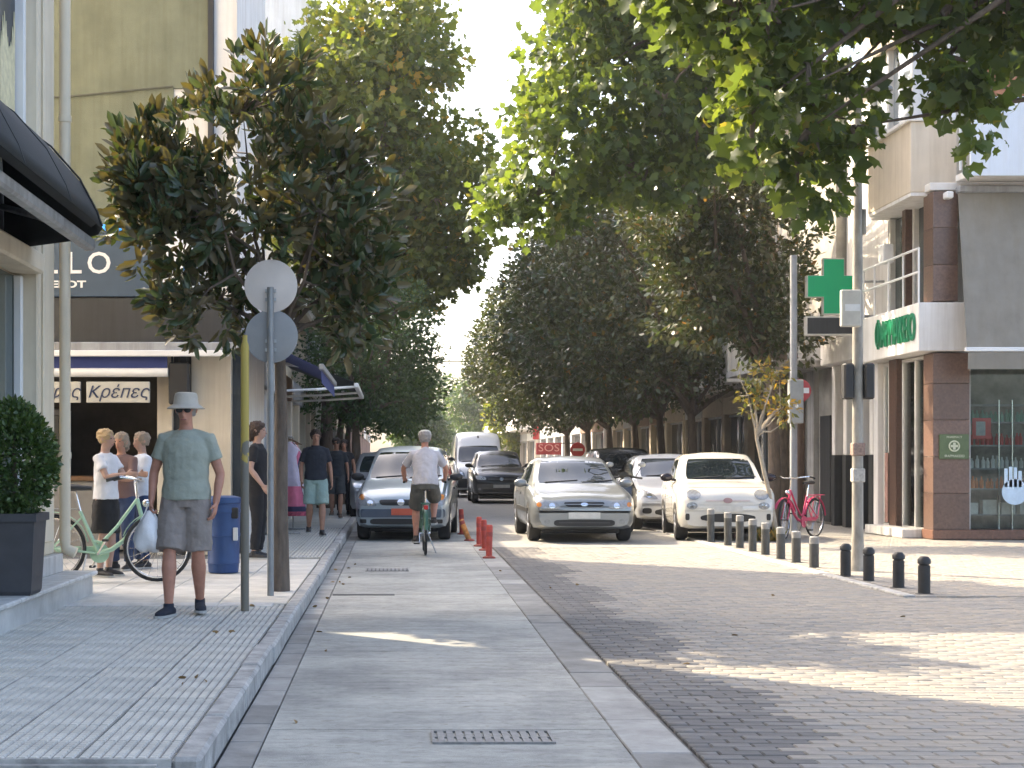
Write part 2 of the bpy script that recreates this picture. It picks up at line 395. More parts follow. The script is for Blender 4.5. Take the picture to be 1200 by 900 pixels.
while y < 19.6:
    for k in range(7): inst('plain_slab', random.choice(SM), pav, (-1.215-.6*k, y, .118+random.uniform(-.003, .002)))
    y += .6
y = 19.9
while y < 28:
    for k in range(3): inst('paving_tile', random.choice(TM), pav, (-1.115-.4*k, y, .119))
    y += .4
sheet('far_pavement', -2.4, -.915, 28.1, 140, .117, TILE, pav)
# drain channel in front of the pavement and grates in the lane
def grate(name, label, x0, x1, y0, y1, z, along='x'):
    t = thing(name, label, 'drain', ((x0+x1)/2, (y0+y1)/2, z)); w, d = (x1-x0)/2, (y1-y0)/2
    f = MB(); e = .014
    f.box(-w, w, -d, -d+e, -.02, .004); f.box(-w, w, d-e, d, -.02, .004); f.box(-w, -w+e, -d+e, d-e, -.02, .004); f.box(w-e, w, -d+e, d-e, -.02, .004)
    f.build('frame', IRON, t); MB().box(-w+e, w-e, -d+e, d-e, -.02, -.013).build('pit', BLACK, t)
    nb = max(4, int((2*w)/.045))
    bm = MB()
    for i in range(1, nb): bm.box(-w+2*w*i/nb-.016, -w+2*w*i/nb+.016, -d+e, d-e, -.013, .002)
    bm.box(-w+e, w-e, -.008, .008, -.0125, .001)
    o = bm.build('bars', IRON, t); return t
grate('drain_grate', 'wide iron drain grate set into the concrete lane before the first slab joint', .19, .78, 7.32, 7.64, .006)
grate('drain_grate', 'narrow iron grate in the concrete lane behind the black slot', -.33, .20, 18.75, 19.1, .006)
MB().box(-.60, .02, 15.42, 15.53, -.005, .0045).build('slot_drain', BLACK); setp(bpy.data.objects['slot_drain'], 'black slot across the concrete lane', 'drain')
t = grate('channel_drain', 'long slotted channel drain along the front edge of the left pavement', -3.4, -.97, 6.08, 6.3, -.0)
MB().box(-3.4, -.97, 6.302, 6.338, -.04, .1).build('channel_kerb', KERB, pav)
# right pavement, flush with the road behind a thin kerb line
rp = setp(sheet('right_pavement', 5.05, 40, 15.2, 140, -.002, MORT), kind='structure')
y = 15.2
while y < 60:
    d = 1. if y < 36 else 4.
    MB().bbox(5.055, 5.18, y+.004, y+d-.004, -.03, .022+random.uniform(-.003, .003), .008).build('kerb_stone', KERB, rp); y += d
V_, R_ = [], []; y = 15.25; row = 0; sw, sd = .2, .1
while y < 27.2:
    x = 5.29+(.1 if row % 2 else 0); xm = min(12, (1230-HX)/FPX*y+.2)
    while x < xm:
        v = tmpl.copy(); v += (x, y, .012+random.uniform(-.003, .002)); V_.append(v); R_.append(np.full(len(v), random.uniform(.5, 1.0))); x += .2
    y += .1; row += 1
n = len(V_); o = inst('paving', raw_mesh('right_paving', np.concatenate(V_), (tfa[None]+np.arange(n)[:, None, None]*len(tmpl)).reshape(-1, 4), PAV, np.concatenate(R_)), rp); o['kind'] = 'stuff'
sheet('far_paving', 5.18, 40, 27.3, 140, .004, FARP, rp)

# ------------------------------------------------------------------ left: corner shop building beside the camera
nb = thing('shop_building', 'tall cream shop building with pilasters and drainpipe beside the marble steps', 'building', (-3.1, 14.1, .09))
ox, oy, oz = -3.1, 14.1, .09
def nbx(name, x0, x1, y0, y1, z0, z1, mat, b=0, parent=nb):
    q = MB(); (q.bbox(x0-ox, x1-ox, y0-oy, y1-oy, z0-oz, z1-oz, b) if b else q.box(x0-ox, x1-ox, y0-oy, y1-oy, z0-oz, z1-oz)); return q.build(name, mat, parent)
nbx('wall', -12, -3.32, -6, 14.7, .09, 16.2, CREAM)  # far end lengthened out of view to shift the shadow edge on the lane
for (a, b_) in ((13.42, 14.08), (11.1, 12.0), (9.0, 9.9)):
    p = nbx('pilaster', -3.32, -3.10, a, b_, .5, 16.2, CREAM, .012)
    nbx('pilaster_panel', -3.1, -3.075, a+.14, b_-.14, .62, 16.1, CREAM, .01, p)
nbx('cornice', -3.32, -3.04, 8.5, 13.418, 2.98, 3.16, CREAM, .02)
for (a, b_) in ((12.0, 13.42), (9.9, 11.1)):
    w = nbx('display_window', -3.34, -3.29, a, b_, .55, 2.96, M('shop_glass', (.05, .075, .07), .08, .2, 2))
    for yy in (a+.02, b_-.1): nbx('frame', -3.29, -3.22, yy, yy+.08, .55, 2.96, WHITE_P, .008, w)
    w2 = nbx('upper_window', -3.36, -3.28, a+.05, b_-.05, 3.2, 15.8, M('shop_glass_dark', (.03, .032, .034), .35, .2, 2))
    for yy in (a+.0, b_-.075): nbx('frame', -3.29, -3.2, yy, yy+.075, 3.2, 15.8, WHITE_P, .008, w2)
# pale feather-like poster print behind the upper window
q = MB()
for i in range(9):
    z0 = 4.45+.02*i; yy = 12.82+.055*i
    q.prism([(yy-oy, z0-.5-oz), (yy+.035-oy, 3.85-oz), (yy+.06-oy, z0+.35+.16*math.sin(i*.9)-oz), (yy+.03-oy, z0+.5+.16*math.sin(i*.9)-oz), (yy-oy, z0+.3-oz)], -3.278-ox, -3.272-ox, 'x')
q.build('poster', M('feather_print', (.72, .66, .42), .8, .2, 12), nb)
q = MB(); px, py = -3.02, 14.16
q.tube([(px-ox, py-oy, 16.0-oz), (px-ox, py-oy, .62-oz), (px-ox+.01, py-oy-.0, .54-oz), (px-ox+.1, py-oy, .50-oz)], .052, 12)
dp = q.build('drainpipe', CREAM, nb, 40)
for z in (1.4, 4.5, 7.5): MB().lathe([(.06, -.03), (.06, .03)], 12, (px-ox, py-oy, z-oz)).build('collar', CREAM, dp, 40)
# marble steps
st = thing('marble_step', 'white marble entrance steps of the cream shop with grey risers', 'steps', (-3.2, 10, .1))
q = MB(); q.bbox(-.8, .42, -6, 4.25, .0, .19, .006); q.build('riser', M('marble_riser', (.5, .5, .48), .6, .25, 3), st)
for i in range(7): MB().bbox(-.8, .46, -6+i*1.47, -6+(i+1)*1.47-.004, .192, .232, .01).build('tread', MARBLE, st)
MB().bbox(-.8, .17, -6, 4.13, .232, .40, .008).build('upper_step', MARBLE, st)
MB().bbox(-.9, -.05, 2.5, 3.3, .401, .412, .004).build('door_mat', DARKG, st)
# folding black awning
aw = thing('black_awning', 'black dome awning with grey arm over the cream shop entrance', 'awning', (-3.3, 10.9, 3.12))
prof = [(0.02, 1.0), (.28, .93), (.55, .74), (.78, .48), (.92, .22), (.96, .10)]
def awseg(y0, y1, c0, c1):
    q = MB(); P = []
    for yy, sc in ((y0, c0), (y1, c1)):
        P += [(x*sc+.02, yy, z*sc+.0) for x, z in prof]
    n = len(prof); q.add(P, [(i, i+1, n+i+1, n+i) for i in range(n-1)]); return q
q = MB()
Yn, Yf = -5.0, 3.2
for side, yy in (('f', Yf),):
    pass
secs = [(-5.0, 1.0), (1.0, 1.0), (1.45, .985), (1.74, .9), (1.95, .7), (2.04, .4), (2.06, .05)]
P = []; n = len(prof)
for yy, sc in secs: P += [(x*sc+.02, yy, z*(.25+.75*sc) if sc > .06 else z*.15) for x, z in prof]
q.add(P, [(j*n+i, j*n+i+1, (j+1)*n+i+1, (j+1)*n+i) for j in range(len(secs)-1) for i in range(n-1)])
o = q.build('fabric', AWN_B, aw, 30); so_ = o.modifiers.new('thick', 'SOLIDIFY'); so_.thickness = .006
q = MB()
for yy in (-3., -1.2, .2, 1.4): MB().tube([(x+.015, yy, z+.008) for x, z in prof], .009, 6).build('rib', AWN_B, aw)
q = MB(); q.bbox(.78, .88, -4.9, 1.62, -.06, .04, .02); q.build('front_bar', STEEL, aw)
MB().add([(.885, -4.9, .10), (.885, 1.4, .10), (.97, 1.2, .10), (.97, -4.9, .10)], [(0, 1, 2, 3)]).build('underside', AWN_B, aw)
q = MB(); q.tube([(.03, 1.9, .35), (.45, 1.5, .2), (.83, .8, .0)], .03, 8); q.build('arm', STEEL, aw)
# planter
pl = thing('potted_shrub', 'clipped boxwood shrub in a tall tapered grey planter on the marble step', 'potted plant', (-2.9, 11.75, .332))
q = MB(); s = .165; t_ = .205; h = .62
prof4 = [(s, 0), (s+.012, .03), (t_, h-.06), (t_+.02, h-.06), (t_+.02, h), (t_-.03, h), (t_-.035, h-.08)]
vs = [(sx*r, sy*r, z) for r, z in prof4 for sx, sy in ((-1, -1), (1, -1), (1, 1), (-1, 1))]
fs = [(i*4+k, i*4+(k+1) % 4, (i+1)*4+(k+1) % 4, (i+1)*4+k) for i in range(len(prof4)-1) for k in range(4)]+[(0, 3, 2, 1), tuple(len(vs)-4+k for k in range(4))]
q.add(vs, fs); q.build('planter', M('planter_grey', (.055, .055, .06), .6, .15, 6), pl)
def leaf_cloud(name, pts, nrm, size, mat, parent, aspect=.5, attr=None, tmpl='diamond', jitter=.6, rng=RNG, droop=0.):
    "leaves at pts (n,3) pointing roughly along nrm (n,3)"
    n = len(pts)
    d = nrm+rng.normal(0, jitter, (n, 3)); d[:, 2] -= droop; d /= np.linalg.norm(d, axis=1)[:, None]+1e-9
    a = rng.normal(0, 1, (n, 3)); s = np.cross(d, a); s /= np.linalg.norm(s, axis=1)[:, None]+1e-9
    u = np.cross(s, d); L = size*rng.uniform(.55, 1.4, n)
    if tmpl == 'diamond': T = np.array([(0, 0, 0), (.5, .5*aspect, .06), (1, 0, 0), (.5, -.5*aspect, .06)]); FT = np.array([(0, 1, 2, 3)])
    elif tmpl == 'long': T = np.array([(0, 0, 0), (.35, .5*aspect, .07), (.75, .42*aspect, .05), (1, 0, -.05), (.75, -.42*aspect, .05), (.35, -.5*aspect, .07)]); FT = np.array([(0, 3, 2, 1), (0, 5, 4, 3)])
    else:  # lobed plane leaf
        T = np.array([(0, 0, 0), (.22, .24, .02), (.16, .50, -.08), (.44, .40, .0), (.66, .56, -.10), (.72, .27, .03), (1.06, 0, -.12), (.72, -.27, .03), (.66, -.56, -.10), (.44, -.40, .0), (.16, -.50, -.08), (.22, -.24, .02)])
        FT = np.array([(0, 1, 11, 0), (1, 2, 3, 3), (1, 3, 9, 11), (9, 10, 11, 11), (3, 4, 5, 5), (3, 5, 7, 9), (7, 8, 9, 9), (5, 6, 7, 7)])
    k = len(T)
    Vv = pts[:, None]+L[:, None, None]*(T[None, :, 0:1]*d[:, None]+T[None, :, 1:2]*s[:, None]+T[None, :, 2:3]*u[:, None])
    r = attr if attr is not None else rng.uniform(0, 1, n)
    if tmpl in ('diamond', 'long'):
        F = (FT[None]+np.arange(n)[:, None, None]*k).reshape(-1, 4)
        return raw_mesh(name, Vv.reshape(-1, 3), F, mat, np.repeat(r, k))
    FT3 = []
    for f in FT:
        f = list(dict.fromkeys(f)); FT3 += [(f[0], f[i], f[i+1]) for i in range(1, len(f)-1)]
    FT3 = np.array(FT3)
    return raw_mesh(name, Vv.reshape(-1, 3), (FT3[None]+np.arange(n)[:, None, None]*k).reshape(-1, 3), mat, np.repeat(r, k))
BOX = leafmat('boxwood_leaf', [(0, (.035, .07, .02)), (.6, (.06, .11, .03)), (1, (.12, .18, .05))], rough=.4, trans=.2)
d = RNG.normal(0, 1, (9500, 3)); d /= np.linalg.norm(d, axis=1)[:, None]
rr = RNG.uniform(.62, 1.03, (9500, 1)); prof_r = np.where(d[:, 2:3] > 0, 1.0, 1.0)
pts = d*rr*np.array([.30, .30, .46])+np.array([0, 0, 1.02])
pts[:, 0] *= np.clip(1.25-(pts[:, 2]-.7)*.5, .3, 1.1); pts[:, 1] *= np.clip(1.25-(pts[:, 2]-.7)*.5, .3, 1.1)
o = inst('foliage', leaf_cloud('foliage', pts, d+np.array([0, 0, .3]), .042, BOX, None, .6), pl); o['kind'] = 'stuff'
MB().tube([(0, 0, .52), (.01, 0, .8), (0, .01, 1.2)], [.03, .025, .01], 7).build('stem', BARK, pl)
MB().box(-.16, .16, -.16, .16, .50, .55).build('soil', M('soil', (.05, .035, .025), .95, .3, 20, .5), pl)

# ------------------------------------------------------------------ left: corner cafe building across the side street
CY = 20.3
cb = thing('cafe_building', 'olive green corner building with a cafe on its ground floor', 'building', (-6, CY, .09))
def cbx(name, x0, x1, y0, y1, z0, z1, mat, b=0, parent=cb):
    q = MB(); a = (x0+6, x1+6, y0-CY, y1-CY, z0-.09, z1-.09); (q.bbox(*a, b) if b else q.box(*a)); return q.build(name, mat, parent)
CTOP = 9.6
cbx('wall', -14, XY(203, CY), CY+.02, CY+4.6, 4.4, CTOP, GREEN_W)
cbx('wall', XY(203, CY), XY(247, CY), CY+.02, CY+4.6, ZY(103, CY), CTOP, GREEN_W)
cbx('white_wall', XY(203, CY)+.002, -2.06, CY+.05, CY+4.6, 3.4, ZY(103, CY)-.003, WHITE_W)
cbx('white_wall', XY(247, CY)+.002, -2.06, CY+.03, CY+4.6, ZY(103, CY), CTOP-.5, WHITE_W)
cbx('downpipe', XY(244, CY), XY(251, CY), CY-.06, CY+.02, 4.4, CTOP, CHAR, .01)
q = MB(); q.tube([(-14+6, -.002, 6.18-.09), (XY(75, CY)+6, -.002, 6.16-.09), (XY(203, CY)+6, -.002, 6.3-.09)], .012, 5); q.build('wall_groove', M('groove', (.12, .12, .09), .9), cb)
cbx('parapet_cap', -14, -2.0, CY-.05, CY+4.65, CTOP+.002, CTOP+.12, GREY_W, .01)
cbx('shadow_block', -14, -2.5, CY+1.2, CY+4.55, CTOP+.12, 11.6, WHITE_W)  # unseen roof block, added so its shadow reaches the right-hand paving
# ground floor shell
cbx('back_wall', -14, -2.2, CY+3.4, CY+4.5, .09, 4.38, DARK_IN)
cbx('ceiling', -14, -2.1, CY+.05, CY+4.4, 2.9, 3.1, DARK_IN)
cbx('side_wall', -2.32, -2.08, CY+.3, CY+4.6, .09, 3.38, WHITE_W)
for (a, b_, m) in ((184, 202, BEIGE_W), (224, 271, BEIGE_W)): cbx('pillar', XY(a, CY), XY(b_, CY), CY, CY+.35, .1, 2.9, m, .01)
cbx('dark_door', XY(272, CY), XY(290, CY), CY+.06, CY+.12, .12, 2.85, M('door_dark', (.03, .04, .05), .25, .2, 3))
cbx('pillar', XY(202.5, CY), XY(223.5, CY), CY+.1, CY+.34, .1, 2.9, CHAR)
fas = cbx('fascia', -14, -2.0, CY-.12, CY+.02, ZY(402, CY), ZY(350, CY), CHAR, .01)
cbx('awning_cassette', -14, XY(290, CY), CY-.35, CY-.125, ZY(414, CY), ZY(403, CY), GREY_P, .015)
cbx('awning_rail', -14, XY(272, CY), CY-.42, CY-.352, ZY(420, CY), ZY(413, CY), WHITE_P, .01)
cbx('valance', -14, XY(200, CY), CY-.32, CY-.29, ZY(434, CY), ZY(417, CY), BLUE_F)
q = MB(); q.tube([(-8, -.3, ZY(438, CY)-.09), (XY(201, CY)+6, -.3, ZY(438, CY)-.09)], .06, 14); q.build('roller', WHITE_P, cb, 40)
# counter, fridge and hanging shelf in the cafe
ct = thing('cafe_counter', 'wooden top service counter inside the dark cafe', 'counter', (-4.6, CY+1.2, .12))
MB().bbox(-3, 1.0, -.3, .3, 0, .95, .01).build('front', M('counter_grey', (.3, .29, .27), .6, .1, 5), ct)
MB().bbox(-3.05, 1.05, -.36, .36, .951, 1.02, .01).build('top', WOOD, ct)
fr = thing('drinks_fridge', 'upright fridge with glass door behind the cafe counter', 'fridge', (-5.2, CY+2.6, .12))
MB().bbox(-.35, .35, -.3, .3, 0, 2.0, .02).build('body', M('fridge_grey', (.22, .22, .23), .4), fr)
MB().bbox(-.3, .3, -.33, -.302, .25, 1.9, .01).build('door', M('fridge_glass', (.16, .17, .17), .1), fr)
for i, (xx, zz) in enumerate(((-3.55, 1.25), (-3.3, 1.25), (-3.9, 1.25))):
    MB().lathe([(.001, 0), (.09, 0), (.1, .16), (.05, .24), (.001, .25)], 12, (xx, CY+1.2, 1.141)).build('glass_jar', M('jar', (.35, .3, .22), .3), None, 40)
    setp(bpy.data.objects['glass_jar' if i == 0 else 'glass_jar.%03d' % i], 'lidded jar on the wooden cafe counter', 'jar', 'jars on the cafe counter')
# shop signs
def sign_board(name, label, x0, x1, y0, y1, Y, mat, texts, tmat, cat='sign', depth=.05, group=None):
    X0, X1, Z0, Z1 = XY(x0, Y), XY(x1, Y), ZY(y1, Y), ZY(y0, Y)
    t = thing(name, label, cat, ((X0+X1)/2, Y, Z0), 0, group)
    MB().bbox(-(X1-X0)/2, (X1-X0)/2, -depth, 0, 0, Z1-Z0, .006).build('panel', mat, t)
    for (s, px, py, size, kw) in texts:
        me = text_mesh(s, size, tmat, 'lettering', **kw)
        o = inst('lettering', me, t, (XY(px, Y)-(X0+X1)/2, -depth-.006, ZY(py, Y)-Z0), (PI/2, 0, 0))
    return t
tb = sign_board('shop_sign', 'navy shop sign board with white letters above the dark fascia', 20, 178, 271, 348, CY-.08, NAVY,
                [('L', 60, 310, .40, dict(bold=.004, depth=.006)), ('L', 88, 310, .40, dict(bold=.004, depth=.006)), ('O', 117, 310, .40, dict(bold=.004, depth=.006)), ('DEPOT', 75, 334, .125, dict(bold=.004, width=1.5, depth=.004))], WHITE_P)
MB().bbox(XY(20, CY)-XY(99, CY), XY(172, CY)-XY(99, CY), -.1, .02, .875, .94, .01).build('light_strip', emat('blue_light', (.05, .3, .75), .25), tb)
ts = sign_board('shop_sign', 'white panel sign with blue patches beside the navy board behind the magnolia leaves', 180, 228, 262, 348, CY-.08, WHITE_P, [], WHITE_P)
for i, (a, b_, c, d_) in enumerate(((215, 229, 303, 318), (218, 228, 262, 272), (190, 204, 334, 345))):
    MB().bbox(XY(a, CY)-XY(204, CY), XY(b_, CY)-XY(204, CY), -.056, -.051, ZY(d_, CY)-ZY(348, CY), ZY(c, CY)-ZY(348, CY), .002).build('blue_patch', M('sign_blue', (.03, .22, .5), .4), ts)
CREAM_S = M('sign_cream', (.52, .50, .43), .6, .06, 5); INK = M('sign_ink', (.02, .035, .09), .5)
sign_board('crepe_sign', 'cream panel with slanted dark lettering of the crepe stand under the cafe roller', 102, 176, 447.5, 472, CY-.31, CREAM_S, [('Kρέпες', 139, 460, .23, dict(shear=.3, depth=.003))], INK)
sign_board('coffee_sign', 'cream panel with slanted dark lettering cut off by the drainpipe', 30, 95, 447.5, 472, CY-.31, CREAM_S, [('Kαφές', 62, 460, .23, dict(shear=.3, depth=.003))], INK)
hs = thing('hanging_speaker', 'black box speaker hung on three rods beside the beige pillar', 'speaker', (XY(213, CY), CY-.2, ZY(475, CY)))
MB().bbox(-.13, .13, -.12, .12, 0, .55, .02).build('box', BLACK, hs)
for dx in (-.1, 0, .1): MB().tube([(dx, 0, .55), (dx, .0, .95)], .014, 6).build('rod', BLACK, hs)
MB().box(-.14, .14, -.02, .08, .95, 1.0).build('bracket', BLACK, hs)

# ------------------------------------------------------------------ left row of buildings down the street
def facade_building(name, label, x0, x1, y0, y1, H, wall, street='+x', floors=2, bays=3, shop_h=3.1, balcony=True, shop_mat=DARK_IN, awning=None, base_z=.1, seed=0, shutter=None):
    "block whose street front looks to +x (left row) or -x (right row); windows, shop fronts and balconies are parts"
    rnd = random.Random(seed); t = thing(name, label, 'building', ((x0+x1)/2, (y0+y1)/2, base_z))
    cx, cy = (x0+x1)/2, (y0+y1)/2; s = 1 if street == '+x' else -1; xf = x1 if s > 0 else x0
    def bx(nm, a0, a1, b0, b1, c0, c1, m, par=t, bev=0):
        u0, u1 = sorted((xf+s*a0, xf+s*a1)); q = MB(); args = (u0-cx, u1-cx, b0-cy, b1-cy, c0-base_z, c1-base_z)
        (q.bbox(*args, bev) if bev else q.box(*args)); return q.build(nm, m, par)
    dep = abs(x1-x0)
    bx('wall', -dep, -.25, y0, y1, base_z, H, wall)
    L = (y1-y0); bw = L/bays
    sh = shutter or M('shutter_grey', (.3, .3, .28), .6, .15, 5)
    for i in range(bays+1):
        yy = y0+bw*i; bx('pier', -.25, 0, max(y0+.01, yy-.18), min(y1-.01, yy+.18), base_z, shop_h, wall, bev=.01)
    for i in range(bays):
        a, b_ = y0+bw*i+.2, y0+bw*(i+1)-.2
        w = bx('shop_window', -.22, -.18, a, b_, base_z+.25, shop_h-.5, M('shop_front_glass', (.05, .06, .065), .07, .3, 1.2))
        bx('mullion', -.18, -.13, (a+b_)/2-.03, (a+b_)/2+.03, base_z+.25, shop_h-.5, GREY_P, w)
        bx('frame', -.18, -.12, a, b_, shop_h-.56, shop_h-.502, GREY_P, w)
        bx('plinth', -.25, -.05, a, b_, base_z, base_z+.24, GREY_W)
        bx('shop_fascia', -.2, .02, a-.1, b_+.1, shop_h-.48, shop_h-.02, rnd.choice((WHITE_P, GREY_P, M('fascia_brown', (.2, .12, .07)), M('fascia_tan', (.4, .33, .24)))), bev=.01)
    fh = 3.05
    z = shop_h
    while z+2.4 < H:
        bx('floor_band', -.25, .03, y0+.02, y1-.02, z, z+.16, wall, bev=.01)
        for i in range(bays):
            a, b_ = y0+bw*i+bw*.2, y0+bw*(i+1)-bw*.2
            w = bx('window', -.27, -.235, a, b_, z+.75 if not balcony else z+.2, z+2.4, rnd.choice((M('win_glass', (.06, .075, .085), .06, .3, 1), M('win_glass', (0, 0, 0)), sh)))
            lo = z+.75 if not balcony else z+.2
            bx('frame', -.235, -.2, a-.06, a, lo, z+2.46, WHITE_P, w); bx('frame', -.235, -.2, b_, b_+.06, lo, z+2.46, WHITE_P, w)
            bx('frame', -.235, -.2, (a+b_)/2-.03, (a+b_)/2+.03, lo, z+2.4, WHITE_P, w)
        bx('wall', -.25, -.24, y0+.02, y1-.02, z+.16, z+.2, wall)
        if balcony:
            s_ = bx('balcony', -.25, 1.0, y0+.3, y1-.3, z+.165, z+.29, WHITE_W, bev=.01)
            bx('parapet', .92, 1.0, y0+.3, y1-.3, z+.292, z+1.15, WHITE_W, s_, .01); bx('parapet', -.2, .918, y0+.3, y0+.38, z+.292, z+1.15, WHITE_W, s_, .01)
            bx('handrail', .93, .99, y0+.3, y1-.3, z+1.22, z+1.26, STEEL, s_)
        z += fh
    bx('parapet', -dep, .06, y0-.03, y1+.03, H+.002, H+.14, wall, bev=.01)
    return t
facade_building('shop_row', 'low pale shop block under the navy awning next to the cafe corner', -9, -2.15, 25.0, 32.8, 4.3, WHITE_W, bays=3, balcony=False, seed=1)
facade_building('apartment_building', 'white apartment block with box balconies rising above the magnolia', -9, -2.15, 43, 52, 17.4, WHITE_W, bays=3, seed=2)
facade_building('apartment_building', 'low beige shop block hidden behind the left street trees', -9, -2.15, 33, 42.8, 4.9, BEIGE_W, bays=4, seed=3, balcony=False)
facade_building('apartment_building', 'pale grey apartment block beyond the white balconies on the left side', -10, -2.2, 52.2, 72, 10.0, M('pale_grey_w', (.55, .55, .53), .85, .08, 2), bays=5, seed=4)
facade_building('far_house', 'distant pinkish house at the end of the left side', -12, -1.6, 73, 110, 7.5, M('pink_w', (.55, .4, .33), .85, .1, 2), bays=6, seed=5, balcony=False)
# second awning along the street
aw2 = thing('navy_awning', 'navy folding awning with white jointed arm over the left pavement', 'awning', (-2.1, 21.3, 0))
q = MB(); q.add([(0, -.2, 3.15), (0, 4.5, 3.15), (1.12, 4.5, 2.62), (1.12, -.2, 2.62), (1.13, 4.5, 2.42), (1.13, -.2, 2.42)], [(0, 1, 2, 3), (3, 2, 4, 5)])
o = q.build('fabric', BLUE_F, aw2); o.modifiers.new('thick', 'SOLIDIFY').thickness = .008
MB().bbox(1.09, 1.16, -.25, 4.55, 2.60, 2.68, .01).build('front_bar', GREY_P, aw2)
MB().bbox(-.0, .12, -.25, 4.55, 3.12, 3.28, .02).build('cassette', GREY_P, aw2)
MB().tube([(.05, 4.3, 3.0), (.75, 3.4, 2.86), (1.1, 4.3, 2.62)], .03, 7).build('arm', WHITE_P, aw2)
aw3 = thing('striped_awning', 'dark awning sloping out past the first left street tree', 'awning', (-2.15, 27.5, 0))
q = MB()
for i in range(10): q.add([(0, i*.5, 3.3), (0, i*.5+.5, 3.3), (1.5, i*.5+.5, 2.75), (1.5, i*.5, 2.75)], [(0, 1, 2, 3)])
o = q.build('fabric', M('dark_green_fabric', (.035, .045, .045), .8, .2, 4), aw3); o.modifiers.new('thick', 'SOLIDIFY').thickness = .008
MB().bbox(1.46, 1.54, -.05, 5.05, 2.66, 2.74, .01).build('front_bar', WHITE_P, aw3)
for yy in (.1, 2.5, 4.9): MB().tube([(.02, yy, 2.6), (.8, yy-.3, 2.62), (1.47, yy, 2.68)], .025, 6).build('arm', WHITE_P, aw3)
MB().bbox(0, .1, -.05, 5.05, 3.28, 3.42, .02).build('cassette', GREY_P, aw3)

# ------------------------------------------------------------------ right: pharmacy corner building
PX, PY = XY(1093, 26.0), 26.0        # its street corner
GRAN = M('brown_granite', (.17, .085, .055), .35, .3, 25)
ALU = M('pale_aluminium', (.62, .60, .55), .45, .05, 8)
ph = thing('pharmacy_building', 'corner pharmacy building with brown granite pillars and projecting cream bay', 'building', (PX, PY, .012))
def pbx(name, x0, x1, y0, y1, z0, z1, mat, b=0, parent=ph):
    q = MB(); a = (x0-PX, x1-PX, y0-PY, y1-PY, z0-.012, z1-.012); (q.bbox(*a, b) if b else q.box(*a)); return q.build(name, mat, parent)
# corner pillar clad in granite slabs
for z0, z1 in ((.02, .18),): pbx('plinth', PX-.02, PX+3.5, PY-.06, PY+.5, z0, z1, GRAN, .01)
z = .18; k = 0
while z < 5.9:
    if 3.15 < z < 3.3: z = 4.05
    z1 = min(z+.62, 3.18 if z < 3.2 else 5.92)
    pbx('granite_slab', PX, PX+.62 if z < 3.2 else PX+.42, PY-.02, PY+.45, z+.003, z1-.003, M('brown_granite_%d' % (k % 3), tuple(c*(.85+.15*(k % 3)) for c in (.15, .092, .068)), .35, .3, 25), .004); z = z1; k += 1
# walls above
pbx('core_wall', PX+.46, PX+9, PY+.5, 29.2, 5.9, 13.5, BEIGE_W)
pbx('brick_wall', XY(1165, 26), PX+9, PY+.42, PY+.5, 7.4, 13.4, M('brick_orange', (.38, .17, .09), .85, .25, 14, .3))
pbx('floor_slab', PX-.05, PX+9, PY+.0, 29.25, 5.93, 6.06, WHITE_W, .01)
# street side ground floor: sills, pillars, windows, door
for (a, b_, m, nm) in ((28.95, 29.2, WHITE_W, 'pier'), (27.9, 28.3, M('granite_dark', (.09, .05, .035), .35, .3, 20), 'granite_pier')): pbx(nm, PX, PX+.4, a, b_, .03, 3.2, m, .008)
pbx('step', PX-.35, PX, 26.5, 28.6, .015, .17, MARBLE, .01)
for (a, b_) in ((26.47, 27.88), (28.32, 28.93)):
    w = pbx('window', PX+.14, PX+.16, a, b_, .2, 3.1, GLASS)
    for yy in (a, (a+b_)/2-.03, b_-.07): pbx('frame', PX+.1, PX+.2, yy, yy+.07, .18, 3.12, ALU, .006, w)
    pbx('frame', PX+.1, PX+.2, a, b_, 3.121, 3.18, ALU, .006, w); pbx('frame', PX+.1, PX+.2, a, b_, .12, .178, ALU, .006, w)
pbx('door_panel', PX+.1, PX+.18, 28.4, 28.85, .2, 1.5, M('pinkish_poster', (.36, .2, .16), .6, .4, 7))
# sign band with letters
bd = pbx('sign_band', PX-.28, PX+.56, PY-.12, 29.25, 3.2, 4.02, WHITE_W, .012)
GRN = M('green_letters', (.01, .22, .10), .35, .1, 4)
me = text_mesh('ΦAPMAKEIO', .68, GRN, 'lettering', depth=.02, width=.55)
o = inst('lettering', me, bd, (PX-.305-PX, 27.05-PY, 3.6-.012), (PI/2, 0, -PI/2))
# first floor windows behind a rail
for (a, b_) in ((26.5, 27.6), (27.95, 28.9)):
    w = pbx('window', PX+.32, PX+.34, a, b_, 4.05, 5.88, M('win_glass_dark', (.05, .06, .06), .06, .4, 1.2))
    for yy in (a-.05, b_): pbx('frame', PX+.22, PX+.36, yy, yy+.08, 4.05, 5.9, ALU, .008, w)
pbx('granite_pier', PX+.1, PX+.42, 27.68, 27.87, 4.05, 5.9, M('granite_dark', (.09, .05, .035)), .01)
pbx('dark_panel', PX+.28, PX+.4, 28.98, 29.2, 4.05, 5.9, CHAR)
q = MB()
for z in (4.55, 4.95): q.tube([(-.2, .1, z), (-.2, 3.15, z)], .022, 7)
for yy in (.1, .9, 1.7, 2.5, 3.15): q.tube([(-.2, yy, 4.0), (-.2, yy, 4.96)], .018, 7)
q.build('railing', WHITE_P, ph, 40)
pbx('air_outlet', PX-.1, PX+.1, 28.3, 28.6, 5.0, 5.35, WHITE_P, .02)
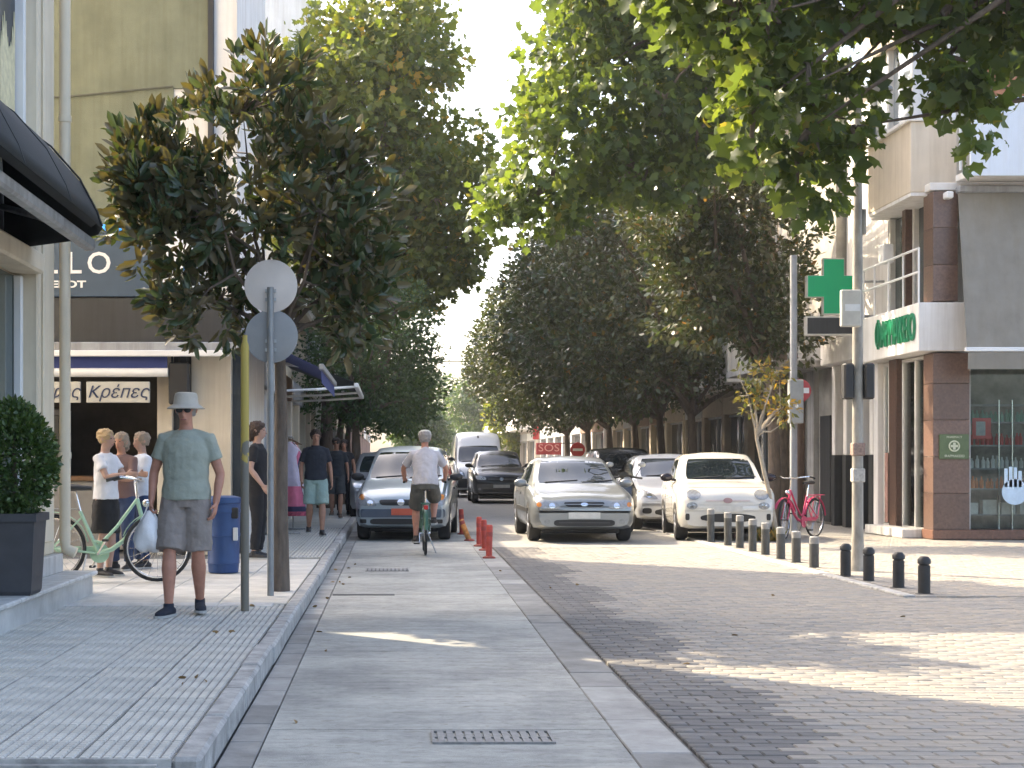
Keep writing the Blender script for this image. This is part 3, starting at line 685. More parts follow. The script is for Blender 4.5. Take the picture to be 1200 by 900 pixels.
# cream bay
BX = XY(1067, 26.25)
bay = pbx('bay', BX, PX+.5, 26.25, 28.6, 5.94, 7.15, M('cream_bay', (.70, .60, .46), .8, .06, 2, .1), .01)
pbx('bay_soffit', BX+.01, PX+.5, 26.26, 28.59, 5.88, 5.938, WHITE_W, 0, bay)
pbx('bay_sill', BX-.06, PX+.5, 26.2, 28.65, 7.152, 7.22, WHITE_W, .01, bay)
for (a, b_) in ((26.5, 27.5), (27.55, 28.5)):
    w = pbx('bay_window', BX+.12, BX+.15, a, b_, 7.22, 8.7, M('win_glass_pale', (.3, .33, .34), .08, .3, 1), 0, bay)
for yy in (26.25, 27.5, 28.5): pbx('bay_post', BX+.03, BX+.2, yy, yy+.12, 7.222, 8.7, ALU, .01, bay)
pbx('bay_wall', BX+.2, PX+.5, 26.3, 26.42, 7.222, 8.7, WHITE_W, 0, bay)
pbx('bay_roof', BX-.05, PX+.5, 26.15, 28.7, 8.702, 9.5, M('cream_bay', (0, 0, 0)), .01, bay)
# balcony parapets towards the camera
bl = pbx('balcony', XY(1130, 25.6), PX+9, 25.22, 26.0, 6.062, 6.18, WHITE_W, .01)
BLW = M('bluish_white_panel', (.70, .74, .78), .6, .03, 3)
x = XY(1136, 25.2); k = 0
pbx('panel', XY(1118, 25.9), x-.02, 25.55, 25.6, 6.19, 7.15, BLW, .006, bl)
while k < 3: pbx('panel', x, x+1.75, 25.15, 25.2, 6.02, 7.32, BLW, .006, bl); x += 1.78; k += 1
q = MB(); q.tube([(XY(1136, 25.2)-PX, -.82, 7.45), (9, -.82, 7.45)], .02, 6)
for i in range(8): q.tube([(XY(1136, 25.2)-PX+.1+i*.6, -.82, 7.3), (XY(1136, 25.2)-PX+.1+i*.6, -.82, 7.45)], .012, 6)
q.build('rail', CHAR, bl)
# grey roller blind towards the camera
rb = thing('roller_blind', 'large flat grey roller blind with white bar over the pharmacy window', 'awning', (XY(1125, 25.9), 25.9, 0))
a0 = XY(1124, 25.8); a1 = XY(1133, 25.3)
q = MB(); q.add([(a0-XY(1125, 25.9), -.05, 5.86), (6, -.05, 5.86), (6, -.6, 3.22), (a1-XY(1125, 25.9), -.6, 3.22)], [(0, 1, 2, 3)]); o = q.build('fabric', M('grey_blind', (.25, .23, .19), .8, .1, 3), rb); o.modifiers.new('thick', 'SOLIDIFY').thickness = .01
q = MB(); q.add([(a1-XY(1125, 25.9)+.02, -.605, 3.14), (6, -.605, 3.14), (6, -.59, 2.86), (a1-XY(1125, 25.9)+.02, -.59, 2.86)], [(0, 1, 2, 3)]); o = q.build('valance', M('grey_blind', (0, 0, 0)), rb); o.modifiers.new('thick', 'SOLIDIFY').thickness = .01
MB().bbox(a1-XY(1125, 25.9)-.03, 6, -.63, -.57, 3.15, 3.22, .01).build('bar', WHITE_P, rb)
MB().bbox(a0-XY(1125, 25.9), 6, -.1, .08, 5.862, 5.98, .02).build('cassette', GREY_P, rb)
streak(MATS['grey_blind'], .93); streak(MATS['cream_bay'], .9); streak(MATS['bluish_white_panel'], .93)
# shop window, interior and stock
w = pbx('shop_window', PX+.66, PX+6, PY+.1, PY+.115, .2, 3.1, GLASS)
pbx('frame', PX+.625, PX+.66, PY+.05, PY+.16, .182, 3.15, ALU, .005, w); pbx('frame', PX+1.75, PX+1.8, PY+.05, PY+.16, .182, 3.15, DARKG, .005, w)
pbx('interior_wall', PX+.5, PX+6, PY+1.3, PY+1.4, .02, 3.2, M('pharmacy_back', (.30, .29, .26), .7, .5, 3)); pbx('interior_wall', PX+.3, PX+.4, PY+.5, PY+2.2, .02, 3.2, DARK_IN)
pbx('ceiling', PX+.42, PX+6, PY+.2, PY+2.3, 3.1, 3.18, M('ceil_grey', (.25, .25, .24))); pbx('interior_floor', PX+.42, PX+6, PY+.2, PY+2.2, .02, .1, GREY_W)
sh = thing('display_shelf', 'dark glass display shelves with steel posts behind the pharmacy window', 'shelf', (PX+.75, PY+.7, .1))
for i, z in enumerate((.3, .75, 1.1, 1.5, 1.9, 2.2)): MB().box(-.05, 3, -.2, .25, z, z+.025).build('board', GREY_P, sh)
for xx in (.55, 1.02, .78): MB().tube([(xx, -.24, .02), (xx, -.24, 2.3)], .018, 6).build('post', CHROME, sh)
OR = M('orange_pack', (.7, .2, .05), .5, .3, 9); RD = M('red_pack', (.55, .05, .05), .5, .3, 9); WH = M('white_pack', (.7, .7, .68), .5, .2, 9); TQ = M('green_pack', (.2, .4, .32), .5, .2, 9)
bm_ = {}
def bottle(mat):
    if mat.name not in bm_: bm_[mat.name] = MB().lathe([(.032, 0), (.035, .02), (.035, .13), (.015, .16), (.015, .2)], 10).mesh('bottle', mat, 40)
    return bm_[mat.name]
for z, mat, n_, lab in ((.775, OR, 16, 'orange bottle on the low pharmacy shelf'), (1.525, RD, 15, 'red bottle on the middle pharmacy shelf'), (1.125, WH, 16, 'white bottle on the pharmacy shelf above the orange ones'), (1.925, TQ, 15, 'pale green bottle on the upper pharmacy shelf')):
    for i in range(n_):
        o = inst('bottle', bottle(mat), None, (PX+.72+i*.085+random.uniform(-.01, .01), PY+.58+random.uniform(-.03, .05), .1+z), sc=(1, 1, random.uniform(.8, 1.1)))
        setp(o, lab, 'bottle', lab.replace(' bottle', ' bottles'))
for i in range(4):
    MB().bbox(-.12, .12, -.08, .08, 0, .2+.05*(i % 2), .006).build('carton', WH, None, None, (PX+.85+.32*i, PY+.6, .425)); setp(bpy.data.objects['carton' if i == 0 else 'carton.%03d' % i], 'white carton on the bottom pharmacy shelf', 'box', 'cartons on the bottom pharmacy shelf')
q = MB(); a = .0; po = thing('poster', 'red framed poster at the left edge of the pharmacy window', 'poster', (PX+.9, PY+.18, 1.72))
MB().bbox(-.16, .16, 0, .02, 0, .36, .004).build('panel', RD, po); MB().bbox(-.1, .06, -.004, -.001, .06, .3, .001).build('picture', M('poster_grey', (.4, .42, .42), .5, .3, 12), po)
# hand-shaped window figure
hd = thing('window_sticker', 'pale blue hand shaped figure on the pharmacy window', 'sticker', (XY(1190, 26.06), PY+.09, 1.0))
HB = M('pale_blue_print', (.62, .75, .85), .5, .1, 8)
MB().lathe([(.001, -.006), (.22, -.006), (.22, .004), (.001, .004)], 24, (0, 0, -.18), 'y').build('palm', HB, hd, 40)
for i, (dx, h_) in enumerate(((-.15, .24), (-.07, .27), (.01, .26), (.09, .2))): MB().bbox(dx-.03, dx+.03, -.006, .004, -.1, h_-.02, .004).build('finger', HB, hd)
# plaque with a cross
pq = thing('pharmacy_plaque', 'green plaque with a pale cross in a circle on the granite pillar', 'sign', (XY(1117, 26), PY-.03, ZY(538, 26)))
PG = M('plaque_green', (.09, .13, .05), .4, .2, 10); PP = M('plaque_pale', (.6, .62, .45), .5)
MB().bbox(-.25, .25, -.02, .012, 0, .42, .006).build('panel', PG, pq)
MB().torus((0, -.024, .22), .085, .012, 'y', 24, 6).build('ring', PP, pq); q = MB(); q.box(-.06, .06, -.03, -.0205, .2, .24); q.box(-.02, .02, -.031, -.021, .16, .28); q.build('cross', PP, pq)
o = inst('lettering', text_mesh('ΦAPMAKEIO', .06, PP, 'lettering', depth=.002), pq, (0, -.026, .05), (PI/2, 0, 0)); o = inst('lettering', text_mesh('PHARMACY', .05, PP, 'lettering', depth=.002), pq, (0, -.026, .37), (PI/2, 0, 0))
MB().bbox(-.06, .06, -.1, .1, 0, .12, .02).build('alarm_box', WHITE_P, None, None, (XY(1113, 25.8), PY-.13, 5.76)); setp(bpy.data.objects['alarm_box'], 'small white alarm box on top of the granite pillar', 'alarm')
# green cross sign on the street front
gc = thing('pharmacy_cross', 'green pharmacy cross with dark display panel projecting from the street front', 'sign', (XY(976, 29.5), 29.5, ZY(336, 29.5)))
w_ = .52; a_ = .2
cross = [(-a_, -w_), (a_, -w_), (a_, -a_), (w_, -a_), (w_, a_), (a_, a_), (a_, w_), (-a_, w_), (-a_, a_), (-w_, a_), (-w_, -a_), (-a_, -a_)]
MB().prism([(x*1.0, z*1.04) for x, z in cross], -.07, .07, 'y').build('case', ALU, gc)
MB().prism([(x*.955, z*.995) for x, z in cross], -.078, -.071, 'y').build('face', emat('cross_green', (.0, .25, .10), .08), gc)
MB().bbox(-.54, .54, -.08, .08, -.94, -.575, .008).build('display_frame', ALU, gc); MB().bbox(-.51, .51, -.088, -.081, -.91, -.605, .003).build('display', CHAR, gc)
MB().tube([(.2, 0, -.57), (1.2, 0, -.57)], .03, 7).build('bracket', STEEL, gc)
q = MB(); q.tube([(.5, 0, .1), (1.2, 0, .1)], .025, 7); q.build('bracket', STEEL, gc)

# ------------------------------------------------------------------ right row behind the pharmacy
b2 = thing('white_shop', 'narrow white building with dark grey base next to the pharmacy', 'building', (PX, 30.6, .01))
for nm, args, m in (('wall', (.3, 9, -1.38, 1.35, 0, 8.5), WHITE_W), ('base', (.28, .3, -1.36, 1.33, .02, 1.45), CHAR)): MB().box(*args).build(nm, m, b2)
for a in (-1.36, -.5, .35, 1.15):
    c = MB().bbox(0, .28, a, a+.22, 1.46, 3.3, .01).build('column', WHITE_W, b2); MB().bbox(-.015, .285, a-.01, a+.23, .0, 1.455, .008).build('base', CHAR, c)
MB().bbox(-.25, .3, -1.36, 1.34, 3.31, 3.8, .02).build('canopy', WHITE_W, b2)
for a in (-1.1, -.25, .6): MB().box(.2, .22, a, a+.55, 1.5, 3.2).build('window', M('win_glass', (.06, .075, .085)), b2)
b3 = thing('worn_building', 'worn grey plaster building with dark doorway and thin canopy', 'building', (PX, 34.2, .01))
for nm, args, m in (('wall', (.1, 9, -2.2, 2.6, 0, 9), M('worn_plaster', (.33, .31, .27), .9, .35, 1.6, .4)), ('door', (.05, .09, -1.9, -1.15, .05, 2.3), CHAR), ('shutter', (.05, .09, .2, 2.2, .1, 2.7), M('rust_shutter', (.2, .13, .09), .7, .3, 3)), ('canopy', (-1.2, .1, -2.1, 2.4, 3.3, 3.45), GREY_W), ('pilaster', (-.02, .1, -.9, -.4, .02, 3.29), GREY_W)): MB().bbox(*args, .01).build(nm, m, b3)
facade_building('shop_row', 'brown shuttered shop block behind the white parked cars', PX, PX+9, 37, 48, 9.5, M('brownish_w', (.34, .28, .21), .85, .2, 2), '-x', bays=4, seed=11, balcony=True, base_z=.01)
facade_building('shop_row', 'pale shop block behind the dark row of street trees', PX, PX+9, 48.3, 64, 9, BEIGE_W, '-x', bays=5, seed=12, base_z=.01)
facade_building('apartment_building', 'cream apartment block past the red hanging banner', PX-.3, PX+9, 64.3, 92, 6.4, WHITE_W, '-x', bays=7, seed=13, balcony=False, base_z=.01)
facade_building('apartment_building', 'distant sunlit apartment block closing the right side', 8.6, 18, 93, 135, 5.6, M('far_beige', (.52, .47, .4), .85, .1, 2), '-x', bays=8, seed=14, base_z=.01)
# signs down the street
RED = M('sign_red', (.42, .035, .04), .4, .08, 4)
t = thing('banner', 'tall narrow red banner hanging above the pale shops', 'banner', (XY(628, 78), 78, ZY(515, 78)))
MB().bbox(-.15, .15, -.04, .04, 0, 1.3, .01).build('panel', RED, t); MB().tube([(.1, 0, 1.1), (1.4, 0, 1.1)], .03, 6).build('bracket', DARKG, t)
t = thing('shop_sign', 'red box sign with pale letters projecting from the pale shops', 'sign', (XY(643, 74), 74, ZY(534, 74)))
MB().bbox(-.6, .6, -.08, .08, .05, .62, .02).build('panel', M('dull_red', (.30, .03, .035), .6, .3, 5), t); inst('lettering', text_mesh('SOS', .5, M('pale_pink', (.62, .30, .27), .5), 'lettering', depth=.005, width=1.2), t, (0, -.088, .36), (PI/2, 0, 0))
MB().tube([(.5, 0, .6), (2.0, 0, .6)], .03, 6).build('bracket', DARKG, t)
t = thing('no_entry_sign', 'round red no entry sign with white bar among the tree trunks', 'road sign', (XY(677, 62), 62, 0))
MB().tube([(0, .03, 0), (0, .03, 2.2)], .03, 8).build('post', STEEL, t); MB().lathe([(.001, -.01), (.29, -.01), (.3, 0), (.001, .0)], 24, (0, 0, ZY(527, 62)), 'y').build('disc', RED, t, 30)
MB().box(-.2, .2, -.016, -.011, ZY(527, 62)-.05, ZY(527, 62)+.05).build('bar', WHITE_P, t)

# ------------------------------------------------------------------ poles
lp = thing('lamp_post', 'weathered steel lamp post with round lamp head and signal backs by the bollards', 'lamp post', G(1005, 670, .0))
def zz(y): return ZY(y, lp.location.y)
POLE = M('weathered_pole', (.30, .28, .24), .6, .35, 3, .2, metal=.2, stretch=(3, 3, 1))
MB().lathe([(.10, 0), (.1, .02), (.085, .1), (.068, .5), (.062, 3.0), (.05, zz(110))], 14).build('pole', POLE, lp, 40)
MB().tube([(0, 0, zz(112)), (.05, 0, zz(104)), (.16, 0, zz(102))], .03, 8).build('arm', POLE, lp)
MB().lathe([(.02, .1), (.12, .08), (.22, .02), (.22, -.01), (.1, -.06), (.01, -.07)], 20, (.2, 0, zz(106))).build('lamp_head', M('lamp_grey', (.25, .27, .27), .4), lp, 40)
for s_ in (-1, 1):
    b_ = MB().bbox(s_*.125-.06, s_*.125+.06, -.09, .07, zz(468), zz(426), .02).build('signal_back', BLACK, lp)
MB().box(-.15, .15, -.03, .03, zz(430)-.03, zz(430)).build('clamp', DARKG, lp)
MB().bbox(-.24, -.0, -.16, -.07, zz(384), zz(341), .012).build('sign_box', M('pale_box', (.50, .48, .42), .5), lp); MB().box(-.2, -.02, -.164, -.161, zz(366), zz(358)).build('sign_strip', M('strip_pale', (.68, .68, .66), .4), lp)
MB().bbox(-.075, .075, -.075, .06, zz(534), zz(519), .01).build('sticker', M('sticker_red', (.28, .19, .15), .6, .5, 40), lp)
MB().bbox(-.073, .073, -.073, .06, zz(565), zz(549), .01).build('sticker', M('sticker_pale', (.42, .4, .36), .6, .3, 30), lp)
MB().bbox(.05, .1, -.03, .03, zz(275), zz(245), .01).build('junction_box', POLE, lp)
gp = thing('signal_pole', 'slim grey pole with grey control box behind the red bicycle', 'pole', (XY(930, 28.4), 28.4, .01))
zg = lambda y: ZY(y, 28.4)
MB().lathe([(.09, 0), (.07, .1), (.065, zg(300))], 14).build('pole', GREY_P, gp, 40)
MB().bbox(-.13, .13, -.22, -.05, zg(497), zg(446), .015).build('control_box', M('box_grey', (.28, .29, .28), .5), gp); MB().lathe([(.001, 0), (.03, 0), (.03, .01), (.001, .01)], 12, (.0, -.232, zg(477)), 'y').build('badge', WHITE_P, gp)
MB().lathe([(.001, -.01), (.22, -.01), (.22, .0), (.001, .0)], 24, (.13, .1, zg(458)), 'y').build('round_sign', RED, gp, 30); MB().box(.2, .31, .086, .089, zg(458)-.05, zg(458)+.05).build('sign_bar', WHITE_P, gp)
MB().tube([(0, .08, zg(458)), (.14, .11, zg(458))], .02, 6).build('sign_clamp', STEEL, gp)
sp = thing('sign_post', 'grey post with two round sign backs beside the magnolia trunk', 'road sign', G(317, 698, .12))
zs = lambda y: ZY(y, sp.location.y)
MB().tube([(0, 0, 0), (0, 0, zs(352))], .031, 12).build('post', M('post_grey', (.25, .26, .26), .5, .15, 6, metal=.3), sp, 40)
for (yy, m, dx, dy) in ((350, M('sign_back_pale', (.62, .56, .50), .5, .08, 3), 0, .04), (409, M('sign_back_grey', (.27, .275, .27), .5, .1, 3), 0.005, .045)):
    d_ = MB().lathe([(.001, 0), (.232, 0), (.243, .004), (.243, .012), (.001, .012)], 36, (dx, dy, zs(yy)), 'y').build('sign_disc', m, sp, 30)
    MB().box(-.05, .05, .022, dy, zs(yy)-.06, zs(yy)-.03).build('clamp', STEEL, d_); MB().box(-.05, .05, .022, dy, zs(yy)-.14, zs(yy)-.11).build('clamp', STEEL, d_)
yp = thing('yellow_post', 'thin post with flaking yellow paint next to the kerb', 'post', G(287, 716, .12))
zy = lambda y: ZY(y, yp.location.y)
def flake():
    m = M('flaking_yellow', (.5, .38, .06), .7, .2, 8); n = m.node_tree.nodes; l = m.node_tree.links; p = n['Principled BSDF']
    tc = n.new('ShaderNodeTexCoord'); nz = n.new('ShaderNodeTexNoise'); nz.inputs['Scale'].default_value = 9; nz.inputs['Detail'].default_value = 6; l.new(tc.outputs['Object'], nz.inputs[0])
    sx = n.new('ShaderNodeSeparateXYZ'); l.new(tc.outputs['Object'], sx.inputs[0])
    mr = n.new('ShaderNodeMapRange'); mr.inputs[1].default_value = 2.0; mr.inputs[2].default_value = .8; mr.inputs[3].default_value = -.28; mr.inputs[4].default_value = .28; l.new(sx.outputs[2], mr.inputs[0])
    ad = n.new('ShaderNodeMath'); l.new(nz.outputs[0], ad.inputs[0]); l.new(mr.outputs[0], ad.inputs[1])
    r = n.new('ShaderNodeValToRGB'); r.color_ramp.elements[0].position = .5; r.color_ramp.elements[1].position = .54
    r.color_ramp.elements[0].color = (.40, .31, .07, 1); r.color_ramp.elements[1].color = (.16, .15, .12, 1); l.new(ad.outputs[0], r.inputs[0]); l.new(r.outputs[0], p.inputs['Base Color']); return m
MB().lathe([(.034, 0), (.034, zy(425)), (.028, zy(420)), (.02, zy(417)), (.02, zy(410))], 12).build('post', flake(), yp, 40)
# bollards
BOL = [(833, 636), (853, 640), (867, 643), (882, 647), (897, 651), (915, 656), (933, 660), (954, 666), (991, 676), (1018, 682), (1053, 690), (1083, 697)]
bmeshes = {}
names = ['first', 'second', 'third', 'fourth', 'fifth', 'sixth', 'seventh', 'eighth']
for i, (x, y) in enumerate(BOL):
    p = G(x, y); pale = i < 8; h = .56 if pale else .385
    if pale: h = .40+.025*(7-i)*.9
    t = thing('bollard', ('taller grey bollard with flat pale cap, %s counted from the small white city car' % names[i]) if pale else ('short black bollard with ringed cap, %s counted from the lamp post towards the open corner' % names[i-8]), 'bollard', (p.x, p.y, .0), 0, 'grey capped bollards' if pale else 'black ringed bollards')
    r = .06
    m = M('bollard_grey', (.06, .062, .058), .6, .25, 8, .1) if pale else M('bollard_black', (.022, .022, .022), .5, .3, 8, .15)
    MB().lathe([(r+.03, -.02), (r+.03, .012), (r, .018), (r, h-.09)], 16).build('post', m, t, 40)
    if pale: MB().lathe([(r, h-.09), (r, h-.01), (r-.012, h), (.001, h+.004)], 16).build('cap', M('bollard_cap', (.24, .24, .23), .6, .2, 8), t, 40)
    else: MB().lathe([(r, h-.09), (r-.01, h-.085), (r-.01, h-.075), (r+.005, h-.07), (r+.005, h-.03), (r-.02, h), (.001, h+.006)], 16).build('cap', m, t, 40)
# red flexible posts
for i, (x, y, lean) in enumerate(((541.5, 626, .04), (550, 633.6, .38), (561.5, 640, 0), (568, 645, .03), (573, 654, -.02))):
    p = G(x, y); t = thing('lane_post', ['red lane post furthest along, past the bent one', 'bent over red lane post with yellow scuffs', 'red lane post just before the bent one', 'red lane post in the middle of the row of three', 'red lane post standing first on the lane edge'][i], 'lane post', (p.x, p.y, .002), 0, 'red lane posts')
    R = Matrix.Rotation(-lean, 4, 'Y')
    def lz(prof, nm, m):
        q = MB().lathe(prof, 14); q.v = [tuple(R @ Vector(v)) for v in q.v]; return q.build(nm, m, t, 40)
    MB().lathe([(.09, -.01), (.09, .012), (.05, .03)], 14).build('base', M('post_base', (.28, .06, .04), .8, .3, 10), t, 40)
    lz([(.044, .02), (.044, .44 if i != 1 else .36), (.036, .46 if i != 1 else .38), (.001, .46 if i != 1 else .38)], 'tube', M('post_red', (.42, .055, .035), .55, .3, 7) if i != 1 else M('post_scuffed', (.5, .2, .05), .6, .5, 14))
    lz([(.046, .30), (.046, .36)], 'band', M('band_dull', (.30, .05, .04), .5))
# overhead cables
def cable(name, label, a, b, sag, r=.012):
    P = [Vector(a).lerp(Vector(b), k/14)-Vector((0, 0, 4*sag*(k/14)*(1-k/14))) for k in range(15)]
    setp(MB().tube(P, r, 5).build(name, M('cable_pale', (.25, .24, .17), .6), None), label, 'cable')
cable('overhead_cable', 'pale cable strung from the olive building across to the tall plane tree', (-2.1, 24.0, 4.0), (-.9, 45, 8.6), .3, .012)
cable('overhead_cable', 'thin dark cable crossing the street at the far end', (-2.2, 75, 6.4), (7.6, 75, 6.4), .2, .03)

# ------------------------------------------------------------------ vehicles
def spl(keys, y):
    "smooth interpolation through (y, v) keys"
    if y <= keys[0][0]: return keys[0][1]
    if y >= keys[-1][0]: return keys[-1][1]
    for i in range(len(keys)-1):
        a, b = keys[i], keys[i+1]
        if a[0] <= y <= b[0]:
            t = (y-a[0])/(b[0]-a[0])
            def sl_(j):
                if j <= 0 or j >= len(keys)-1: return 0.0 if j <= 0 and False else ((keys[min(j+1, len(keys)-1)][1]-keys[max(j-1, 0)][1])/(keys[min(j+1, len(keys)-1)][0]-keys[max(j-1, 0)][0]))
                d0 = (keys[j][1]-keys[j-1][1])/(keys[j][0]-keys[j-1][0]); d1 = (keys[j+1][1]-keys[j][1])/(keys[j+1][0]-keys[j][0])
                return 0. if d0*d1 <= 0 else 2*d0*d1/(d0+d1)
            h = b[0]-a[0]; m0, m1 = sl_(i)*h, sl_(i+1)*h
            return (2*t**3-3*t**2+1)*a[1]+(t**3-2*t**2+t)*m0+(-2*t**3+3*t**2)*b[1]+(t**3-t**2)*m1
CARGLASS = M('car_glass', (.012, .017, .02), .02, .3, 2, spec=.5); CARGLASS.node_tree.nodes['Principled BSDF'].inputs['IOR'].default_value = 1.6
LAMP = M('headlamp', (.24, .25, .255), .12, .25, 30, spec=.8, coat=1.); LAMPIN = M('headlamp_reflector', (.8, .8, .8), .15, .1, 20, metal=.9)
AMBER = M('amber_lens', (.55, .2, .04), .2, .1, 20); REDL = M('red_lens', (.4, .02, .02), .2); GRILLE = M('grille_black', (.012, .012, .012), .5, .3, 30)
PLATE = M('plate_pale', (.52, .52, .49), .5, .12, 8); SEAM = M('panel_gap', (.02, .02, .02), .8)
def car(name, label, cat, loc, rz, paint, P):
    t = thing(name, label, cat, loc, rz)
    L = P['L']; ys = np.linspace(0, L, P.get('n', 64))
    ys = sorted(set([0, .015, .04, .08]+list(ys[1:-1])+[L-.08, L-.04, L-.015, L]))
    rows = []
    for y in ys:
        e0 = min(1, y/.35); e1 = min(1, (L-y)/.3)
        rf = (1-(1-e0)**2.6)*.13+.87; rb_ = (1-(1-e1)**2.4)*.14+.86
        w = P['W']*rf*rb_*spl(P.get('wk', [(0, 1), (L, 1)]), y)
        zb = spl(P['bot'], y); zs_ = spl(P['belt'], y); zt = spl(P['top'], y); g = spl(P['green'], y)   # g: 0 bonnet .. 1 full cabin
        wr = w*(1-g)*.86+g*P['WR']*min(1, rb_+.05)
        pts = [(0, zb), (w*.80, zb), (w*.93, zb+.03), (w*.985, zb+.12), (w, zb+.26), (w*P.get('waist', 1.), zb+(zs_-zb)*.72), (w*.985, zs_-.035), (w*.955, zs_)]
        we = w*.93
        pts += [(we+(wr-we)*.08, zs_+(zt-zs_)*.06), (we+(wr-we)*.5, zs_+(zt-zs_)*.5), (we+(wr-we)*.86, zs_+(zt-zs_)*.86), (wr*.93, zs_+(zt-zs_)*.955), (wr*.75, zt-(.012 if g > .5 else .012)), (wr*.4, zt+.012), (0, zt+.02)]
        rows.append([(x, y, z) for x, z in pts]+[(-x, y, z) for x, z in pts[-2:0:-1]])
    n = len(rows[0]); vs = [v for r in rows for v in r]
    # round the ends: nose rows taper in height
    fs = [(i*n+k, i*n+(k+1) % n, (i+1)*n+(k+1) % n, (i+1)*n+k) for i in range(len(rows)-1) for k in range(n)]
    q = MB(); q.add(vs, fs)
    for base, sgn in ((0, 1), ((len(rows)-1)*n, -1)):   # end caps as strips between left and right halves
        h = n//2
        capf = [(base+k, base+k+1, base+(n-k-1) % n, base+(n-k) % n) for k in range(1, h-1)]+[(base, base+1, base+n-1), (base+h, base+h+1, base+h-1)]
        q.f += capf
    body = q.build('body', paint, t, 42)
    bvh = BVHTree.FromPolygons([Vector(v) for v in q.v], q.f)
    def hit(a, b, side):
        if side == 'f': r = bvh.ray_cast(Vector((a, -3, b)), Vector((0, 1, 0)))
        elif side == 'b': r = bvh.ray_cast(Vector((a, L+3, b)), Vector((0, -1, 0)))
        elif side == 'l': r = bvh.ray_cast(Vector((-3, a, b)), Vector((1, 0, 0)))
        else: r = bvh.ray_cast(Vector((3, a, b)), Vector((-1, 0, 0)))
        return r[0], r[1]
    def patch(nm, quad, mat, side='f', off=.006, nu=10, nv=6, rnd=0., parent=t, thick=True, ell=False):
        "patch laid on the body surface; quad = 4 corner points (2-D in the view of that side), bottom-left first, counter-clockwise"
        b = MB(); P_ = []; ok = True
        for j in range(nv+1):
            for i in range(nu+1):
                u, v = i/nu, j/nv
                if ell:
                    sx, sy = 2*u-1, 2*v-1
                    ex = sx*math.sqrt(max(0, 1-sy*sy/2)); ey = sy*math.sqrt(max(0, 1-sx*sx/2)); uu, vv = (ex+1)/2, (ey+1)/2
                elif rnd:
                    sx, sy = 2*u-1, 2*v-1; c = rnd
                    uu = (sx*(1-c*sy**4*.5)+1)/2; vv = (sy*(1-c*sx**4*.5)+1)/2
                else: uu, vv = u, v
                p = [(quad[0][k]*(1-uu)+quad[1][k]*uu)*(1-vv)+(quad[3][k]*(1-uu)+quad[2][k]*uu)*vv for k in (0, 1)]
                h, nn = hit(p[0], p[1], side)
                if h is None: h = Vector((p[0], (P_[-1].y if P_ else 0), p[1])) if side in 'fb' else Vector((P_[-1].x if P_ else 0, p[0], p[1])); nn = Vector((0, -1, 0)) if side == 'f' else Vector((0, 1, 0))
                dirv = {'f': Vector((0, -1, 0)), 'b': Vector((0, 1, 0)), 'l': Vector((-1, 0, 0)), 'r': Vector((1, 0, 0))}[side]
                P_.append(h+dirv*off)
        N = nu+1; m = len(P_); dirv = {'f': Vector((0, -1, 0)), 'b': Vector((0, 1, 0)), 'l': Vector((-1, 0, 0)), 'r': Vector((1, 0, 0))}[side]
        Q_ = [p-dirv*(off+.012) for p in P_]
        F1 = [(j*N+i, j*N+i+1, (j+1)*N+i+1, (j+1)*N+i) for j in range(nv) for i in range(nu)]
        per = [i for i in range(N)]+[j*N+nu for j in range(1, nv+1)]+[nv*N+i for i in range(nu-1, -1, -1)]+[j*N for j in range(nv-1, 0, -1)]
        F2 = [(a+0, b_+0, b_+m, a+m) for a, b_ in zip(per, per[1:]+per[:1])]
        b.add(P_+Q_, F1+F2); return b.build(nm, mat, parent, 42)
    sym = lambda qd: [(-qd[1][0], qd[1][1]), (-qd[0][0], qd[0][1]), (-qd[3][0], qd[3][1]), (-qd[2][0], qd[2][1])]
    for (nm, quad, mat, kw) in P['front']:
        kw = dict(kw); mir = kw.pop('mirror', False); sub = kw.pop('sub', None)
        for qd in ([quad, sym(quad)] if mir else [quad]):
            o = patch(nm, qd, mat, 'f', **kw)
            if sub:
                for (sn, fx, fz, fr, sm) in sub:
                    sgn = 1 if qd is quad else -1
                    cx, cz = sgn*fx, fz; r = fr
                    patch(sn, [(cx-r, cz-r), (cx+r, cz-r), (cx+r, cz+r), (cx-r, cz+r)], sm, 'f', off=.012, nu=6, nv=6, ell=True, parent=o)
    ws = patch('windscreen', P['screen'], CARGLASS, 'f', off=.006, nu=14, nv=8, rnd=.10)
    for k in (-1, 1):   # wipers
        b = MB(); pts = []
        for i in range(7):
            u = i/6; xx = P['screen'][0][0]*(.8 if k < 0 else -.15)+u*abs(P['screen'][0][0])*.85; z_ = P['screen'][0][1]+.02+.035*u
            h, _ = hit(xx, z_, 'f'); pts.append(h+Vector((0, -.022, .0)))
        b.tube(pts, .009, 5); b.build('wiper', BLACK, ws)
    for sd in 'lr':
        for (nm, quad) in P['side']:
            patch(nm, quad if sd == 'r' else [(a, b) for a, b in quad], CARGLASS, sd, off=.004, nu=8, nv=5, rnd=.1)
        for yy in P['seams']:
            patch('door_gap', [(yy, P['bot'][2][1]+.12), (yy+.012, P['bot'][2][1]+.12), (yy+.012, spl(P['belt'], yy)-.04), (yy, spl(P['belt'], yy)-.04)], SEAM, sd, off=.0015, nu=1, nv=6)
        for yy in P.get('handles', []): patch('door_handle', [(yy, spl(P['belt'], yy)-.16), (yy+.17, spl(P['belt'], yy)-.16), (yy+.17, spl(P['belt'], yy)-.125), (yy, spl(P['belt'], yy)-.125)], P.get('handle_mat', paint), sd, off=.022, nu=4, nv=2)
        if P.get('strip'): patch('side_strip', [(.9, P['strip']), (L-.9, P['strip']), (L-.9, P['strip']+.07), (.9, P['strip']+.07)], BLACK, sd, off=.012, nu=14, nv=2)
